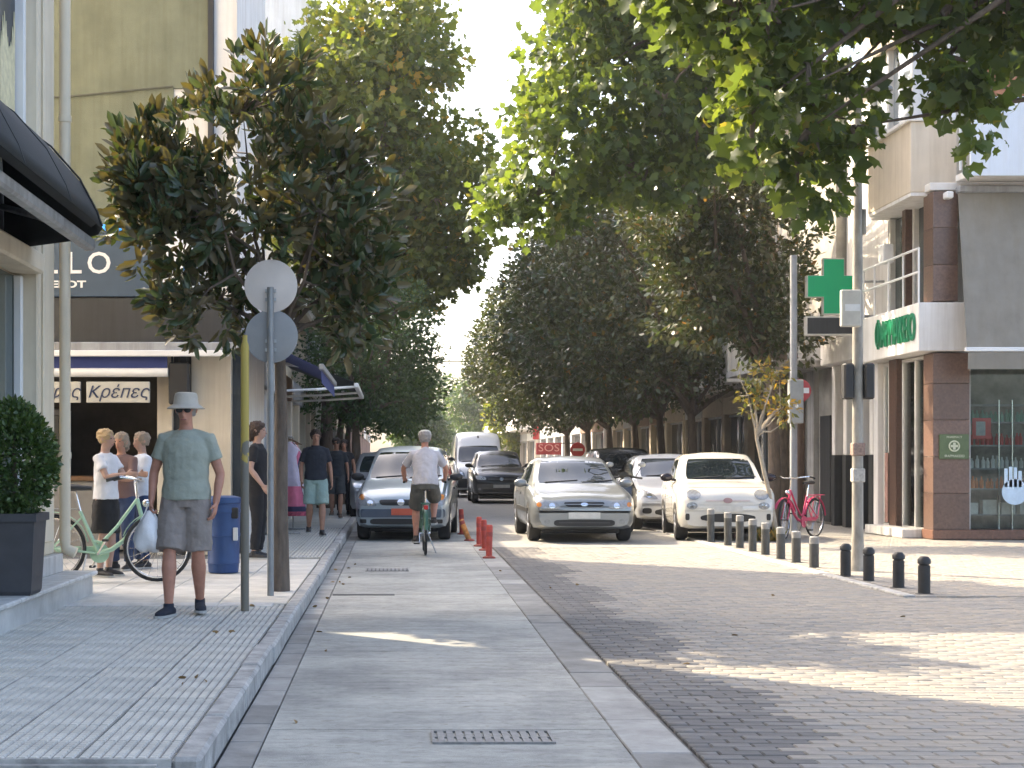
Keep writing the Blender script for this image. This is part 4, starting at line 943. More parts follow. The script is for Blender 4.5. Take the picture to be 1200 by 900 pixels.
    for wy in P['wheels']:
        for s in (-1, 1):
            wr_ = P.get('wr', .30)
            xo = s*(P['W']*P.get('track', .985)); tw = .195
            side = 'r' if s > 0 else 'l'
            ar = wr_+.055
            qd = [(wy-ar, wr_-ar), (wy+ar, wr_-ar), (wy+ar, wr_+ar), (wy-ar, wr_+ar)]
            zc = P['bot'][2][1]
            # dark arch laid on the flank, cut at the sill
            bA = MB(); N_ = 20; pts = []
            for k in range(N_+1):
                a = PI*k/N_*1.0; yy = wy+ar*math.cos(a); z_ = wr_+ar*math.sin(a)
                h, _ = hit(yy, max(z_, zc+.02), side); pts.append((h if h is not None else Vector((xo, yy, z_)))+Vector((s*.004, 0, 0)))
            h0, _ = hit(wy, wr_+.05, side); c0 = (h0 if h0 is not None else Vector((xo, wy, wr_)))+Vector((s*.004, 0, 0))
            lo = [Vector((pts[0].x, wy+ar, zc+.03)), Vector((pts[-1].x, wy-ar, zc+.03))]
            ring = [lo[0]]+pts+[lo[1]]; bA.add([c0]+ring, [(0, k, k+1) for k in range(1, len(ring))]+[(0, len(ring), 1)]); bA.build('wheel_arch', SEAM, body)
            ty = MB().lathe([(wr_*.62, -tw/2), (wr_*.93, -tw/2), (wr_, -tw/2+.03), (wr_, tw/2-.03), (wr_*.93, tw/2), (wr_*.62, tw/2)], 28, (xo-s*(tw/2-.012), wy, wr_), 'x')
            wo = ty.build('wheel', RUBBER, t, 40); wo['label'] = 'black tyre with rim'
            xr = xo+s*.012
            b = MB(); r0 = wr_*.64
            b.lathe([(r0, -.02), (r0, .006), (r0*.92, .008), (r0*.90, -.03), (.05, -.035), (.045, .0), (.001, .0)] if s > 0 else [(r0, .02), (r0, -.006), (r0*.92, -.008), (r0*.90, .03), (.05, .035), (.045, 0), (.001, 0)], 24, (xr, wy, wr_), 'x')
            rim = b.build('rim', M('rim_dark', (.08, .08, .085), .4, metal=.7), wo, 40)
            b = MB()
            for k in range(7):
                a = 2*PI*k/7; d = Vector((0, math.cos(a), math.sin(a))); c = Vector((xr-s*.012, wy, wr_))
                b.tube([c+d*.03, c+d*r0*.93], [.028, .022], 5)
            b.build('spokes', M('rim_silver', (.55, .56, .57), .3, .1, 8, metal=.8), wo)
    # mirrors
    mz, my, mx = P['mirror']
    for s in (-1, 1):
        b = MB(); q_ = [(0, .06), (.03, .085), (.07, .085), (.11, .06), (.13, .02)]
        b.ball((s*(mx+.13), my, mz), (.115, .06, .072), 14, 10); b.tube([(s*(mx-.03), my+.04, mz-.05), (s*(mx+.08), my+.02, mz-.03)], .025, 6)
        o = b.build('mirror', P.get('mirror_mat', paint), t, 60)
        b = MB(); b.bbox(s*(mx+.13)-.085, s*(mx+.13)+.085, my+.05, my+.062, mz-.05, mz+.05, .004); b.build('mirror_glass', CARGLASS, o)
    ub = MB(); ub.bbox(-P['W']*.75, P['W']*.75, .5, L-.5, .14, P['bot'][2][1]+.06, .02); ub.build('underbody', BLACK, t)
    for s in (-1, 1):
        zt_ = P['tail']; patch('tail_lamp', [(s*P['W']*.62-.09, zt_-.14), (s*P['W']*.62+.09, zt_-.14), (s*P['W']*.62+.09, zt_+.14), (s*P['W']*.62-.09, zt_+.14)], REDL, 'b', nu=4, nv=4)
    if P.get('antenna'): MB().tube([(0, P['antenna'], spl(P['top'], P['antenna'])), (0, P['antenna']+.12, spl(P['top'], P['antenna'])+.16)], .006, 5).build('antenna', BLACK, t)
    return t
def paint(name, col, metal=.0, rough=.28): return M(name, col, rough, .03, 30, metal=metal, coat=.8)
rect = lambda x0, x1, z0, z1: [(x0, z0), (x1, z0), (x1, z1), (x0, z1)]

# silver hatchback coming towards the camera
p0 = G(675.5, 633); silver = paint('silver_paint', (.25, .265, .265), .45, .3)
car('silver_hatchback', 'silver hatchback driving towards the camera on the brick roadway', 'car', (p0.x+.02, 25.2, 0), 0, silver, dict(
    L=4.1, W=.855, WR=.60, bot=[(0, .27), (.2, .22), (.7, .20), (3.4, .2), (4.1, .3)],
    belt=[(0, .58), (.06, .67), (.3, .76), (.9, .85), (1.5, .91), (3.2, .95), (4.1, .86)],
    top=[(0, .60), (.05, .69), (.2, .78), (.7, .87), (1.12, .945), (1.35, 1.05), (1.95, 1.36), (2.3, 1.42), (3.0, 1.40), (3.6, 1.27), (4.0, .98), (4.1, .88)],
    green=[(0, 0), (1.05, 0), (1.3, .35), (1.95, 1), (3.6, 1), (4.1, .5)],
    screen=[(-.66, .965), (.66, .965), (.545, 1.355), (-.545, 1.355)],
    side=[('side_window', [(1.75, .95), (2.45, .95), (2.45, 1.30), (2.1, 1.30)]), ('rear_side_window', [(2.53, .95), (3.35, 1.0), (3.2, 1.29), (2.53, 1.31)])], seams=[1.45, 2.48, 3.3], handles=[2.2, 3.05], strip=.48,
    wheels=[.82, 3.43], wr=.305, mirror=(.965, 1.55, .79), tail=.82,
    front=[('headlamp', [(-.80, .565), (-.38, .555), (-.44, .675), (-.80, .725)], LAMP, dict(mirror=True, off=.01, rnd=.3, sub=[('reflector', -.53, .61, .05, LAMPIN), ('indicator', -.74, .63, .04, AMBER)])),
           ('grille', [(-.29, .59), (.29, .59), (.35, .675), (-.35, .675)], GRILLE, dict(off=.006, rnd=.2)),
           ('grille_bar', rect(-.33, .33, .63, .642), silver, dict(off=.014, nv=2)),
           ('badge', rect(-.06, .06, .605, .665), CHROME, dict(off=.02, ell=True)),
           ('bumper_gap', rect(-.80, .80, .508, .518), SEAM, dict(off=.003, nu=20, nv=1)),
           ('number_plate', rect(-.26, .26, .40, .505), PLATE, dict(off=.018)),
           ('lower_intake', rect(-.50, .50, .275, .385), GRILLE, dict(off=.008, rnd=.2)), ('intake_slat', rect(-.42, .42, .328, .338), DARKG, dict(off=.014, nv=1)),
           ('fog_lamp', rect(-.66, -.56, .31, .39), LAMP, dict(mirror=True, ell=True, off=.01))]))
# blue-grey people carrier parked on the lane
mpv = paint('blue_grey_paint', (.31, .36, .385), .3, .3)
car('blue_minivan', 'blue grey compact minivan parked on the concrete lane beside the left kerb', 'car', (.14, 25.75, 0), math.radians(-5), mpv, dict(
    L=3.95, W=.79, WR=.57, bot=[(0, .27), (.2, .22), (.7, .2), (3.3, .2), (3.95, .3)],
    belt=[(0, .62), (.1, .70), (.4, .80), (.9, .92), (1.3, .98), (3.2, 1.02), (3.95, .95)],
    top=[(0, .64), (.08, .74), (.3, .86), (.72, 1.0), (.85, 1.05), (1.55, 1.50), (1.9, 1.60), (2.9, 1.61), (3.5, 1.53), (3.85, 1.1), (3.95, .97)],
    green=[(0, 0), (.75, 0), (1., .35), (1.6, 1), (3.6, 1), (3.95, .6)],
    screen=[(-.63, 1.045), (.63, 1.045), (.51, 1.51), (-.51, 1.51)],
    side=[('side_window', [(1.5, 1.05), (2.3, 1.05), (2.3, 1.46), (1.85, 1.46)]), ('rear_side_window', [(2.38, 1.05), (3.3, 1.08), (3.2, 1.45), (2.38, 1.46)])], seams=[1.2, 2.34, 3.2], handles=[2.05, 2.95], handle_mat=BLACK,
    wheels=[.72, 3.3], wr=.30, mirror=(1.07, 1.3, .74), tail=1.1, mirror_mat=BLACK,
    front=[('headlamp', [(-.74, .60), (-.40, .58), (-.44, .68), (-.74, .82)], LAMP, dict(mirror=True, off=.01, rnd=.25, sub=[('reflector', -.52, .64, .05, LAMPIN), ('indicator', -.67, .74, .05, AMBER)])),
           ('grille', [(-.34, .60), (.34, .60), (.38, .70), (-.38, .70)], GRILLE, dict(off=.006, rnd=.2)), ('badge', rect(-.06, .06, .60, .71), CHROME, dict(off=.018, ell=True)),
           ('bumper', rect(-.74, .74, .40, .54), M('bumper_dark_blue', (.07, .09, .12), .5), dict(off=.016, nu=20, rnd=.05)),
           ('number_plate', rect(-.16, .34, .44, .55), M('plate_orange', (.52, .10, .05), .5, .1, 6), dict(off=.03)),
           ('lower_intake', rect(-.52, .52, .28, .38), GRILLE, dict(off=.008, rnd=.2)), ('fog_recess', rect(-.7, -.58, .3, .37), GRILLE, dict(mirror=True, off=.008, rnd=.2))]))
# small white rounded city car
wh = paint('cream_white_paint', (.58, .565, .51), 0, .25)
car('white_city_car', 'small rounded white city car with round headlamps parked behind the bollards', 'car', (5.58, 25.55, 0), math.radians(-5), wh, dict(
    L=3.55, W=.81, WR=.585, bot=[(0, .26), (.2, .21), (.7, .2), (3.0, .2), (3.55, .28)],
    belt=[(0, .60), (.08, .72), (.3, .84), (.8, .93), (1.2, .96), (2.9, 1.0), (3.55, .9)],
    top=[(0, .62), (.05, .75), (.2, .87), (.5, .95), (.85, 1.0), (.95, 1.04), (1.5, 1.40), (1.9, 1.485), (2.5, 1.47), (3.1, 1.33), (3.45, 1.0), (3.55, .9)],
    green=[(0, 0), (.8, 0), (1.05, .35), (1.6, 1), (3.0, 1), (3.55, .5)],
    screen=[(-.60, 1.03), (.60, 1.03), (.53, 1.39), (-.53, 1.39)],
    side=[('side_window', [(1.55, 1.02), (2.45, 1.02), (2.45, 1.36), (1.9, 1.38)]), ('rear_side_window', [(2.52, 1.03), (2.95, 1.06), (2.8, 1.33), (2.52, 1.35)])], seams=[1.25, 2.48], handles=[2.25], handle_mat=CHROME,
    wheels=[.66, 2.96], wr=.295, mirror=(1.06, 1.3, .76), tail=.85, antenna=1.95, mirror_mat=M('mirror_black', (.02, .015, .018), .15),
    front=[('headlamp', rect(-.68, -.44, .70, .87), LAMP, dict(mirror=True, ell=True, off=.02, nu=10, nv=10, sub=[('reflector', -.56, .785, .06, LAMPIN)])),
           ('driving_lamp', rect(-.68, -.50, .54, .66), LAMP, dict(mirror=True, ell=True, off=.012, nu=8, nv=8, sub=[('reflector', -.59, .60, .04, LAMPIN)])),
           ('whisker_trim', rect(-.36, .36, .675, .70), M('trim_pink', (.5, .42, .40), .3), dict(off=.012, nu=14, nv=1)), ('badge', rect(-.075, .075, .645, .735), M('badge_red', (.32, .2, .19), .3), dict(off=.02, ell=True)),
           ('lower_intake', rect(-.45, .45, .33, .47), GRILLE, dict(off=.008, rnd=.5, nu=16)), ('number_plate', rect(-.24, .24, .50, .60), PLATE, dict(off=.02)),
           ('side_vent', rect(-.70, -.63, .36, .47), GRILLE, dict(mirror=True, off=.008, rnd=.3)), ('bonnet_gap', rect(-.62, .62, .90, .907), SEAM, dict(off=.002, nu=18, nv=1))]))
# white hatchback behind it
wh2 = paint('white_paint_car', (.50, .515, .53), 0, .25)
car('white_hatchback', 'white hatchback with almond headlamps parked behind the small city car', 'car', (5.56, 29.6, 0), math.radians(-2), wh2, dict(
    L=4.0, W=.86, WR=.60, bot=[(0, .27), (.2, .22), (.7, .2), (3.3, .2), (4.0, .3)],
    belt=[(0, .55), (.1, .66), (.45, .78), (1., .90), (1.4, .96), (3.2, 1.02), (4., .95)],
    top=[(0, .57), (.08, .70), (.3, .82), (.7, .93), (.95, 1.0), (1.75, 1.40), (2.1, 1.48), (2.9, 1.47), (3.5, 1.36), (3.9, 1.05), (4.0, .95)],
    green=[(0, 0), (.9, 0), (1.15, .35), (1.8, 1), (3.5, 1), (4.0, .5)],
    screen=[(-.66, 1.03), (.66, 1.03), (.55, 1.40), (-.55, 1.40)],
    side=[('side_window', [(1.65, 1.02), (2.4, 1.02), (2.4, 1.37), (2.0, 1.38)]), ('rear_side_window', [(2.48, 1.02), (3.2, 1.06), (3.05, 1.35), (2.48, 1.37)])], seams=[1.35, 2.44, 3.2], handles=[2.15, 2.95],
    wheels=[.75, 3.3], wr=.31, mirror=(1.06, 1.4, .80), tail=.95,
    front=[('headlamp', [(-.79, .66), (-.42, .60), (-.50, .70), (-.79, .84)], LAMP, dict(mirror=True, off=.01, rnd=.3, sub=[('reflector', -.60, .69, .05, LAMPIN)])),
           ('grille', rect(-.3, .3, .60, .68), GRILLE, dict(off=.006, rnd=.3)), ('badge', rect(-.06, .06, .60, .70), CHROME, dict(off=.018, ell=True)),
           ('lower_intake', rect(-.5, .5, .29, .43), GRILLE, dict(off=.008, rnd=.4)), ('number_plate', rect(-.26, .26, .46, .56), PLATE, dict(off=.018)), ('fog_recess', rect(-.74, -.56, .33, .44), GRILLE, dict(mirror=True, off=.008, rnd=.4))]))
blk = paint('black_paint', (.018, .019, .02), 0, .25)
SUVP = dict(
    L=4.4, W=.89, WR=.64, bot=[(0, .32), (.2, .27), (.7, .25), (3.7, .25), (4.4, .34)],
    belt=[(0, .70), (.1, .82), (.4, .95), (1.1, 1.05), (1.5, 1.08), (3.5, 1.12), (4.4, 1.05)],
    top=[(0, .72), (.08, .88), (.3, 1.0), (.95, 1.08), (1.15, 1.14), (1.85, 1.58), (2.2, 1.67), (3.3, 1.67), (4.0, 1.58), (4.3, 1.15), (4.4, 1.06)],
    green=[(0, 0), (1.05, 0), (1.3, .35), (1.9, 1), (4.0, 1), (4.4, .6)],
    screen=[(-.70, 1.16), (.70, 1.16), (.585, 1.58), (-.585, 1.58)],
    side=[('side_window', [(1.8, 1.13), (2.6, 1.13), (2.6, 1.54), (2.15, 1.55)]), ('rear_side_window', [(2.68, 1.13), (3.8, 1.16), (3.7, 1.52), (2.68, 1.54)])], seams=[1.5, 2.64, 3.7], handles=[2.3, 3.4],
    wheels=[.85, 3.55], wr=.34, mirror=(1.2, 1.6, .83), tail=1.05, mirror_mat=BLACK,
    front=[('headlamp', [(-.80, .76), (-.48, .74), (-.50, .84), (-.80, .90)], M('headlamp_on', (.85, .87, .9), .1, .1, 20, spec=.9, coat=1), dict(mirror=True, off=.012, rnd=.3, sub=[('reflector', -.60, .80, .05, LAMPIN)])),
           ('grille', rect(-.42, .42, .70, .84), GRILLE, dict(off=.008, rnd=.2)), ('grille_bar', rect(-.42, .42, .765, .785), M('bar_grey', (.22, .22, .22), .3, metal=.5), dict(off=.016, nv=1)), ('badge', rect(-.06, .06, .72, .83), CHROME, dict(off=.02, ell=True)),
           ('number_plate', rect(-.26, .26, .50, .60), PLATE, dict(off=.02)), ('lower_intake', rect(-.6, .6, .36, .47), GRILLE, dict(off=.008, rnd=.2)), ('fog_lamp', rect(-.74, -.64, .42, .5), LAMP, dict(mirror=True, ell=True, off=.01))])
car('dark_suv', 'dark grey suv with bright headlamps driving ahead of the white van', 'car', (XY(586, 49), 48.3, 0), 0, paint('dark_grey_paint', (.035, .036, .04), .2, .3), SUVP)
car('black_suv', 'black suv parked behind the white hatchback under the trees', 'car', (5.75, 36.5, 0), 0, blk, SUVP)
car('grey_car', 'grey parked car hidden behind the blue grey minivan', 'car', (-.05, 33.5, 0), math.radians(1), paint('grey_parked', (.3, .31, .32), .3, .3), dict(SUVP, top=[(a, b*.93) for a, b in SUVP['top']], screen=[(-.70, 1.09), (.70, 1.09), (.585, 1.46), (-.585, 1.46)]))
car('white_van', 'white high roof van following the dark suv', 'van', (XY(561, 57)+.02, 56, 0), 0, paint('van_white', (.68, .70, .71), 0, .35), dict(
    L=5.6, W=.96, WR=.80, bot=[(0, .34), (.2, .28), (.7, .26), (5, .28), (5.6, .34)],
    belt=[(0, .72), (.1, .88), (.4, 1.08), (1.0, 1.25), (1.4, 1.3), (4.8, 1.35), (5.6, 1.35)],
    top=[(0, .74), (.08, .92), (.3, 1.10), (.75, 1.28), (1.55, 1.95), (1.9, 2.25), (2.5, 2.42), (3.5, 2.45), (5.3, 2.42), (5.55, 2.2), (5.6, 1.6)],
    green=[(0, 0), (.65, 0), (.9, .4), (1.6, 1), (5.4, 1), (5.6, 1)],
    screen=[(-.80, 1.31), (.80, 1.31), (.72, 1.92), (-.72, 1.92)],
    side=[('side_window', [(1.45, 1.35), (2.2, 1.35), (2.2, 1.85), (1.75, 1.85)])], seams=[1.2, 2.3], handles=[2.05], handle_mat=BLACK,
    wheels=[.95, 4.5], wr=.35, mirror=(1.42, 1.25, .90), tail=1.2, mirror_mat=BLACK,
    front=[('headlamp', [(-.88, .80), (-.56, .76), (-.60, .92), (-.86, 1.12)], LAMP, dict(mirror=True, off=.012, rnd=.2, sub=[('reflector', -.70, .88, .06, LAMPIN)])),
           ('grille', [(-.40, .78), (.40, .78), (.46, 1.0), (-.46, 1.0)], GRILLE, dict(off=.01, rnd=.15)), ('badge', rect(-.09, .09, .82, .98), CHROME, dict(off=.025, ell=True)),
           ('bumper', rect(-.90, .90, .36, .70), M('van_bumper', (.03, .03, .032), .6), dict(off=.02, nu=20, rnd=.05)), ('number_plate', rect(-.26, .26, .5, .6), PLATE, dict(off=.035)),
           ('roof_badge', rect(-.04, .04, 2.2, 2.3), BLACK, dict(off=.02, ell=True, nu=6, nv=6))]))

# ------------------------------------------------------------------ two-wheelers (heading -y in their own frame)
def wheel(t, c, R, rim_m=CHROME, spokes=20, tyre=RUBBER, turn=0., tr=.02):
    w = MB().torus((0, 0, 0), R-tr, tr, 'x', 36, 8).build('wheel', tyre, t, 60, c, turn); w['label'] = 'thin spoked wheel'
    MB().torus((0, 0, 0), R-tr*2.1, .011, 'x', 36, 6).build('rim', rim_m, w, 60)
    b = MB()
    for k in range(spokes):
        a = 2*PI*k/spokes; o = .025 if k % 2 else -.025
        b.tube([(o, .02*math.cos(a), .02*math.sin(a)), (0, (R-2*tr)*math.cos(a), (R-2*tr)*math.sin(a))], .0022, 4, False)
    b.build('spokes', CHROME, w); MB().lathe([(.018, -.035), (.018, .035)], 10, (0, 0, 0), 'x').build('hub', CHROME, w, 40)
    return w
def bicycle(name, label, loc, rz, frame_m, step=True, guard=None, turn=0., rack=True, basket=None, R=.345, fender=None, saddle_z=.92, lean=0.):
    t = thing(name, label, 'bicycle', loc, rz); t.rotation_euler = (0, lean, rz)
    yf, yr = -.56, .50; zc = R
    wheel(t, (0, yf, R), R, turn=turn); wheel(t, (0, yr, R), R)
    b = MB(); bb = (0, .03, .29); hd0, hd1 = (0, -.40, .66), (0, -.355, .84); st = (0, .22, .72)
    if step: b.tube([hd0, (0, -.22, .42), (0, -.1, .33), bb], .024, 8); b.tube([hd1, (0, -.15, .56), (0, .0, .40), (0, .10, .42)], .017, 8)
    else: b.tube([hd0, bb], .022, 8); b.tube([hd1, st], .018, 8)
    b.tube([bb, st], .019, 8); b.tube([hd0, hd1], .022, 8)
    for s in (-1, 1): b.tube([bb, (s*.06, yr, zc)], .012, 6); b.tube([(0, .2, .66), (s*.06, yr, zc)], .010, 6)
    b.build('frame', frame_m, t, 50)
    b = MB(); b.tube([(0, -.40, .68), (0, -.42, .62)], .02, 7)
    for s in (-1, 1): b.tube([(0, -.425, .63), (s*.055, -.44, .6), (s*.06, yf, zc)], .013, 6)
    b.build('fork', frame_m, t, 50)
    b = MB(); b.tube([(0, -.36, .84), (0, -.34, 1.0), (0, -.37, 1.03)], .014, 7); b.tube([(-.30, -.12, 1.04), (-.27, -.22, 1.07), (-.1, -.38, 1.04), (.1, -.38, 1.04), (.27, -.22, 1.07), (.30, -.12, 1.04)], .012, 7)
    hb = b.build('handlebar', CHROME, t, 50)
    for s in (-1, 1): MB().tube([(s*.275, -.21, 1.068), (s*.305, -.08, 1.035)], .018, 8).build('grip', BLACK, hb, 50)
    MB().tube([st, (0, .27, saddle_z)], .014, 7).build('seat_post', CHROME, t)
    b = MB(); b.tube([(0, .10, saddle_z+.03), (0, .2, saddle_z+.035), (0, .32, saddle_z+.04), (0, .38, saddle_z+.03)], [.02, .05, .105, .07], 12, True, [.02, .028, .038, .03], (1, 0, 0)); b.build('saddle', BLACK, t, 60)
    b = MB(); b.lathe([(.001, -.004), (.10, -.004), (.10, .004), (.001, .004)], 24, (.05, bb[1], bb[2]), 'x'); ck = b.build('chainring', guard or CHROME, t, 40)
    b = MB(); b.tube([(.075, .03, .29), (.08, .11, .15)], .011, 6); b.tube([(-.075, .03, .29), (-.08, -.05, .43)], .011, 6); b.tube([(-.08, .03, .29), (.08, .03, .29)], .014, 7); b.build('crank', CHROME, t)
    for (x, y, z) in ((.12, .11, .15), (-.12, -.05, .43)): MB().bbox(x-.045, x+.045, y-.03, y+.03, z-.012, z+.012, .004).build('pedal', BLACK, t)
    if guard: MB().bbox(.035, .047, .0, yr-.02, .30, .36, .004).build('chain_guard', guard, t)
    fm = fender or frame_m
    for (yc, a0, a1) in ((yf, 20, 150), (yr, 5, 170)):
        b = MB(); pts = []
        for k in range(13):
            a = math.radians(a0+(a1-a0)*k/12)
            s_ = 1 if yc > 0 else -1
            pts.append((0, yc+s_*(-1)*0+math.cos(a)*(R+.022)*1., R+math.sin(a)*(R+.022)))
        b.tube(pts, .028, 8, True, .006, (1, 0, 0)); b.build('mudguard', fm, t, 60)
    if rack:
        b = MB()
        for s in (-1, 1): b.tube([(s*.06, .26, .74), (s*.06, .75, .74)], .007, 5); b.tube([(s*.06, .6, .74), (s*.06, yr, zc)], .006, 5)
        for yy in (.3, .45, .6, .75): b.tube([(-.06, yy, .74), (.06, yy, .74)], .006, 5)
        b.build('rack', fender or STEEL, t)
    if basket:
        b = MB(); 
        for z in (.72, .79, .86, .93): 
            P = [(-.16, -.42, z), (.16, -.42, z), (.16, -.66, z), (-.16, -.66, z), (-.16, -.42, z)]; b.tube(P, .006, 5)
        for x in np.linspace(-.16, .16, 7): b.tube([(x, -.66, .93), (x, -.66, .72), (x, -.42, .72), (x, -.42, .93)], .004, 4)
        b.build('basket', basket, t)
    b = MB(); b.tube([(-.05, .15, .28), (-.16, .2, .012)], .009, 6); b.build('kickstand', STEEL, t)
    MB().ball((0, -.45, .8), (.04, .05, .04), 10, 8).build('headlight', CHROME, t, 60)
    return t
MINT = M('mint_paint', (.36, .56, .40), .35, .06, 10, coat=.4)
pb = G(176, 682, .12)
bicycle('mint_bicycle', 'mint green step-through bicycle leaning by the drainpipe with a black saddle', (-2.95, pb.y, .12), PI/2+.06, MINT, True, MINT, turn=.12, rack=True)
PINK = M('crimson_paint', (.52, .03, .10), .35, .06, 10, coat=.4)
bicycle('red_bicycle', 'crimson bicycle parked on the right pavement behind the bollards', (7.0, 26.35, .015), math.radians(-43), PINK, True, PINK, turn=.25, fender=PINK)
GRNB = M('green_bike_paint', (.02, .09, .045), .35, .1, 10, coat=.4)
cyc_p = (.47, 22.4)
bicycle('green_bicycle', 'dark green bicycle ridden along the concrete lane', (cyc_p[0], cyc_p[1], .003), PI, GRNB, False, None, fender=GRNB)
# red rear light of the ridden bicycle
rl = MB().bbox(-.03, .03, .79, .83, .66, .72, .008).build('rear_light', REDL, bpy.data.objects['green_bicycle'])
# motor scooter
sc = thing('motor_scooter', 'black motor scooter with two round mirrors parked beside the white hatchback', 'scooter', (XY(736, 28.6)+.05, 28.4, 0), math.radians(6))
for yy in (.25, 1.5):
    w = MB().torus((0, 0, 0), .2, .055, 'x', 28, 10).build('wheel', RUBBER, sc, 60, (0, yy, .255)); MB().lathe([(.001, -.03), (.15, -.03), (.15, .03), (.001, .03)], 20, (0, 0, 0), 'x').build('rim', M('rim_silver', (.5, .5, .5)), w, 40)
q = MB(); q.tube([(0, .25, .30), (0, .32, .5), (0, .42, .8), (0, .48, 1.0)], [.06, .17, .2, .12], 14, True, [.1, .09, .07, .06], (1, 0, 0)); q.build('leg_shield', blk, sc, 60)
q = MB(); q.tube([(0, .95, .45), (0, 1.2, .55), (0, 1.6, .62), (0, 1.75, .62)], [.12, .18, .16, .06], 14, True, [.16, .17, .14, .06], (1, 0, 0)); q.build('rear_body', blk, sc, 60)
MB().bbox(-.17, .17, .4, 1.0, .24, .33, .03).build('footboard', BLACK, sc); MB().bbox(-.15, .15, .9, 1.6, .72, .82, .04).build('seat', BLACK, sc)
MB().tube([(-.33, .55, 1.02), (-.1, .48, 1.05), (.1, .48, 1.05), (.33, .55, 1.02)], .02, 8).build('handlebar', BLACK, sc)
MB().ball((0, .38, .98), (.1, .06, .08), 12, 8).build('headlight', LAMP, sc, 60)
MB().tube([(-.15, .36, 1.05), (0, .33, 1.12), (.0, .36, 1.3)], [.15, .17, .12], 10, True, [.008, .008, .008], (1, 0, 0)).build('windshield', DGLASS, sc)
for s in (-1, 1):
    MB().tube([(s*.2, .5, 1.05), (s*.3, .48, 1.25)], .008, 5).build('mirror_stem', BLACK, sc); MB().ball((s*.31, .47, 1.28), (.075, .02, .05), 12, 8).build('mirror', STEEL, sc, 60)
MB().tube([(0, .25, .255), (0, .3, .5)], .03, 7).build('fork', STEEL, sc); MB().tube([(-.1, .9, .28), (-.2, .95, .01)], .012, 6).build('stand', STEEL, sc); MB().bbox(-.09, .09, .9, 1.5, .2, .46, .03).build('engine', BLACK, sc)

# ------------------------------------------------------------------ street furniture on the left pavement
bn = thing('blue_bin', 'blue plastic barrel bin with ribbed sides behind the man in the bucket hat', 'bin', G(262, 671, .12))
BLU = M('bin_blue', (.014, .05, .16), .45, .12, 5)
MB().lathe([(.15, 0), (.165, .01), (.172, .1), (.178, .105), (.178, .13), (.174, .14), (.178, .40), (.184, .405), (.184, .43), (.18, .44), (.184, .66), (.19, .665), (.19, .69), (.186, .70), (.188, .76)], 32).build('drum', BLU, bn, 30)
MB().lathe([(.188, .76), (.20, .765), (.20, .80), (.185, .83), (.12, .845), (.001, .85)], 32).build('lid', BLU, bn, 30)
MB().bbox(.10, .175, -.16, -.09, .60, .72, .01).build('opening', BLACK, bn); MB().bbox(.12, .17, -.16, -.11, .36, .5, .004).build('label', M('bin_label', (.6, .6, .58), .5), bn)
# clothes rail with hanging garments
ck = thing('clothes_rail', 'steel clothes rail standing at the shop front on the left pavement', 'clothes rail', (-1.78, 26.6, .12))
q = MB()
for y_ in (-.7, .9): q.tube([(0, y_, 0), (0, y_, 1.65)], .015, 7); q.tube([(-.22, y_, .01), (.22, y_, .01)], .015, 7)
q.tube([(0, -.7, 1.65), (0, .9, 1.65)], .014, 7); q.build('frame', STEEL, ck)
for i, (y_, c, lab, L_) in enumerate(((-.62, (.55, .5, .62), 'lilac top hanging foremost on the clothes rail', .75), (-.3, (.6, .16, .25), 'pink dress hanging on the clothes rail', 1.1), (.05, (.05, .05, .1), 'dark dress hanging between pink and white ones on the rail', 1.2), (.35, (.65, .6, .58), 'white patterned dress on the clothes rail', 1.15), (.7, (.6, .12, .18), 'red and white dress at the far end of the rail', 1.3))):
    g_ = thing('garment', lab, 'clothing', (-1.78, 26.6+y_, .12+1.63)); q = MB(); N_ = 22; vs = []; H_ = 6
    for j in range(H_+1):
        z = -.08-L_*j/H_; ww = [.06, .2, .15, .16, .19, .22, .25][j]
        for k in range(N_):
            a = 2*PI*k/N_; f = 1+.18*math.sin(a*5+i)*(j/H_); vs.append((ww*math.cos(a)*f, .05*math.sin(a)*f*(1+j*.12), z))
    q.add(vs, [(j*N_+k, j*N_+(k+1) % N_, (j+1)*N_+(k+1) % N_, (j+1)*N_+k) for j in range(H_) for k in range(N_)]); q.build('cloth', M('garment_%d' % i, c, .85, .6 if i in (3, 4) else .15, 9 if i < 3 else 16), g_, 60)
    MB().tube([(0, 0, .03), (0, 0, -.02), (-.17, 0, -.11), (.17, 0, -.11), (0, 0, -.02)], .006, 5).build('hanger', WOOD, g_)

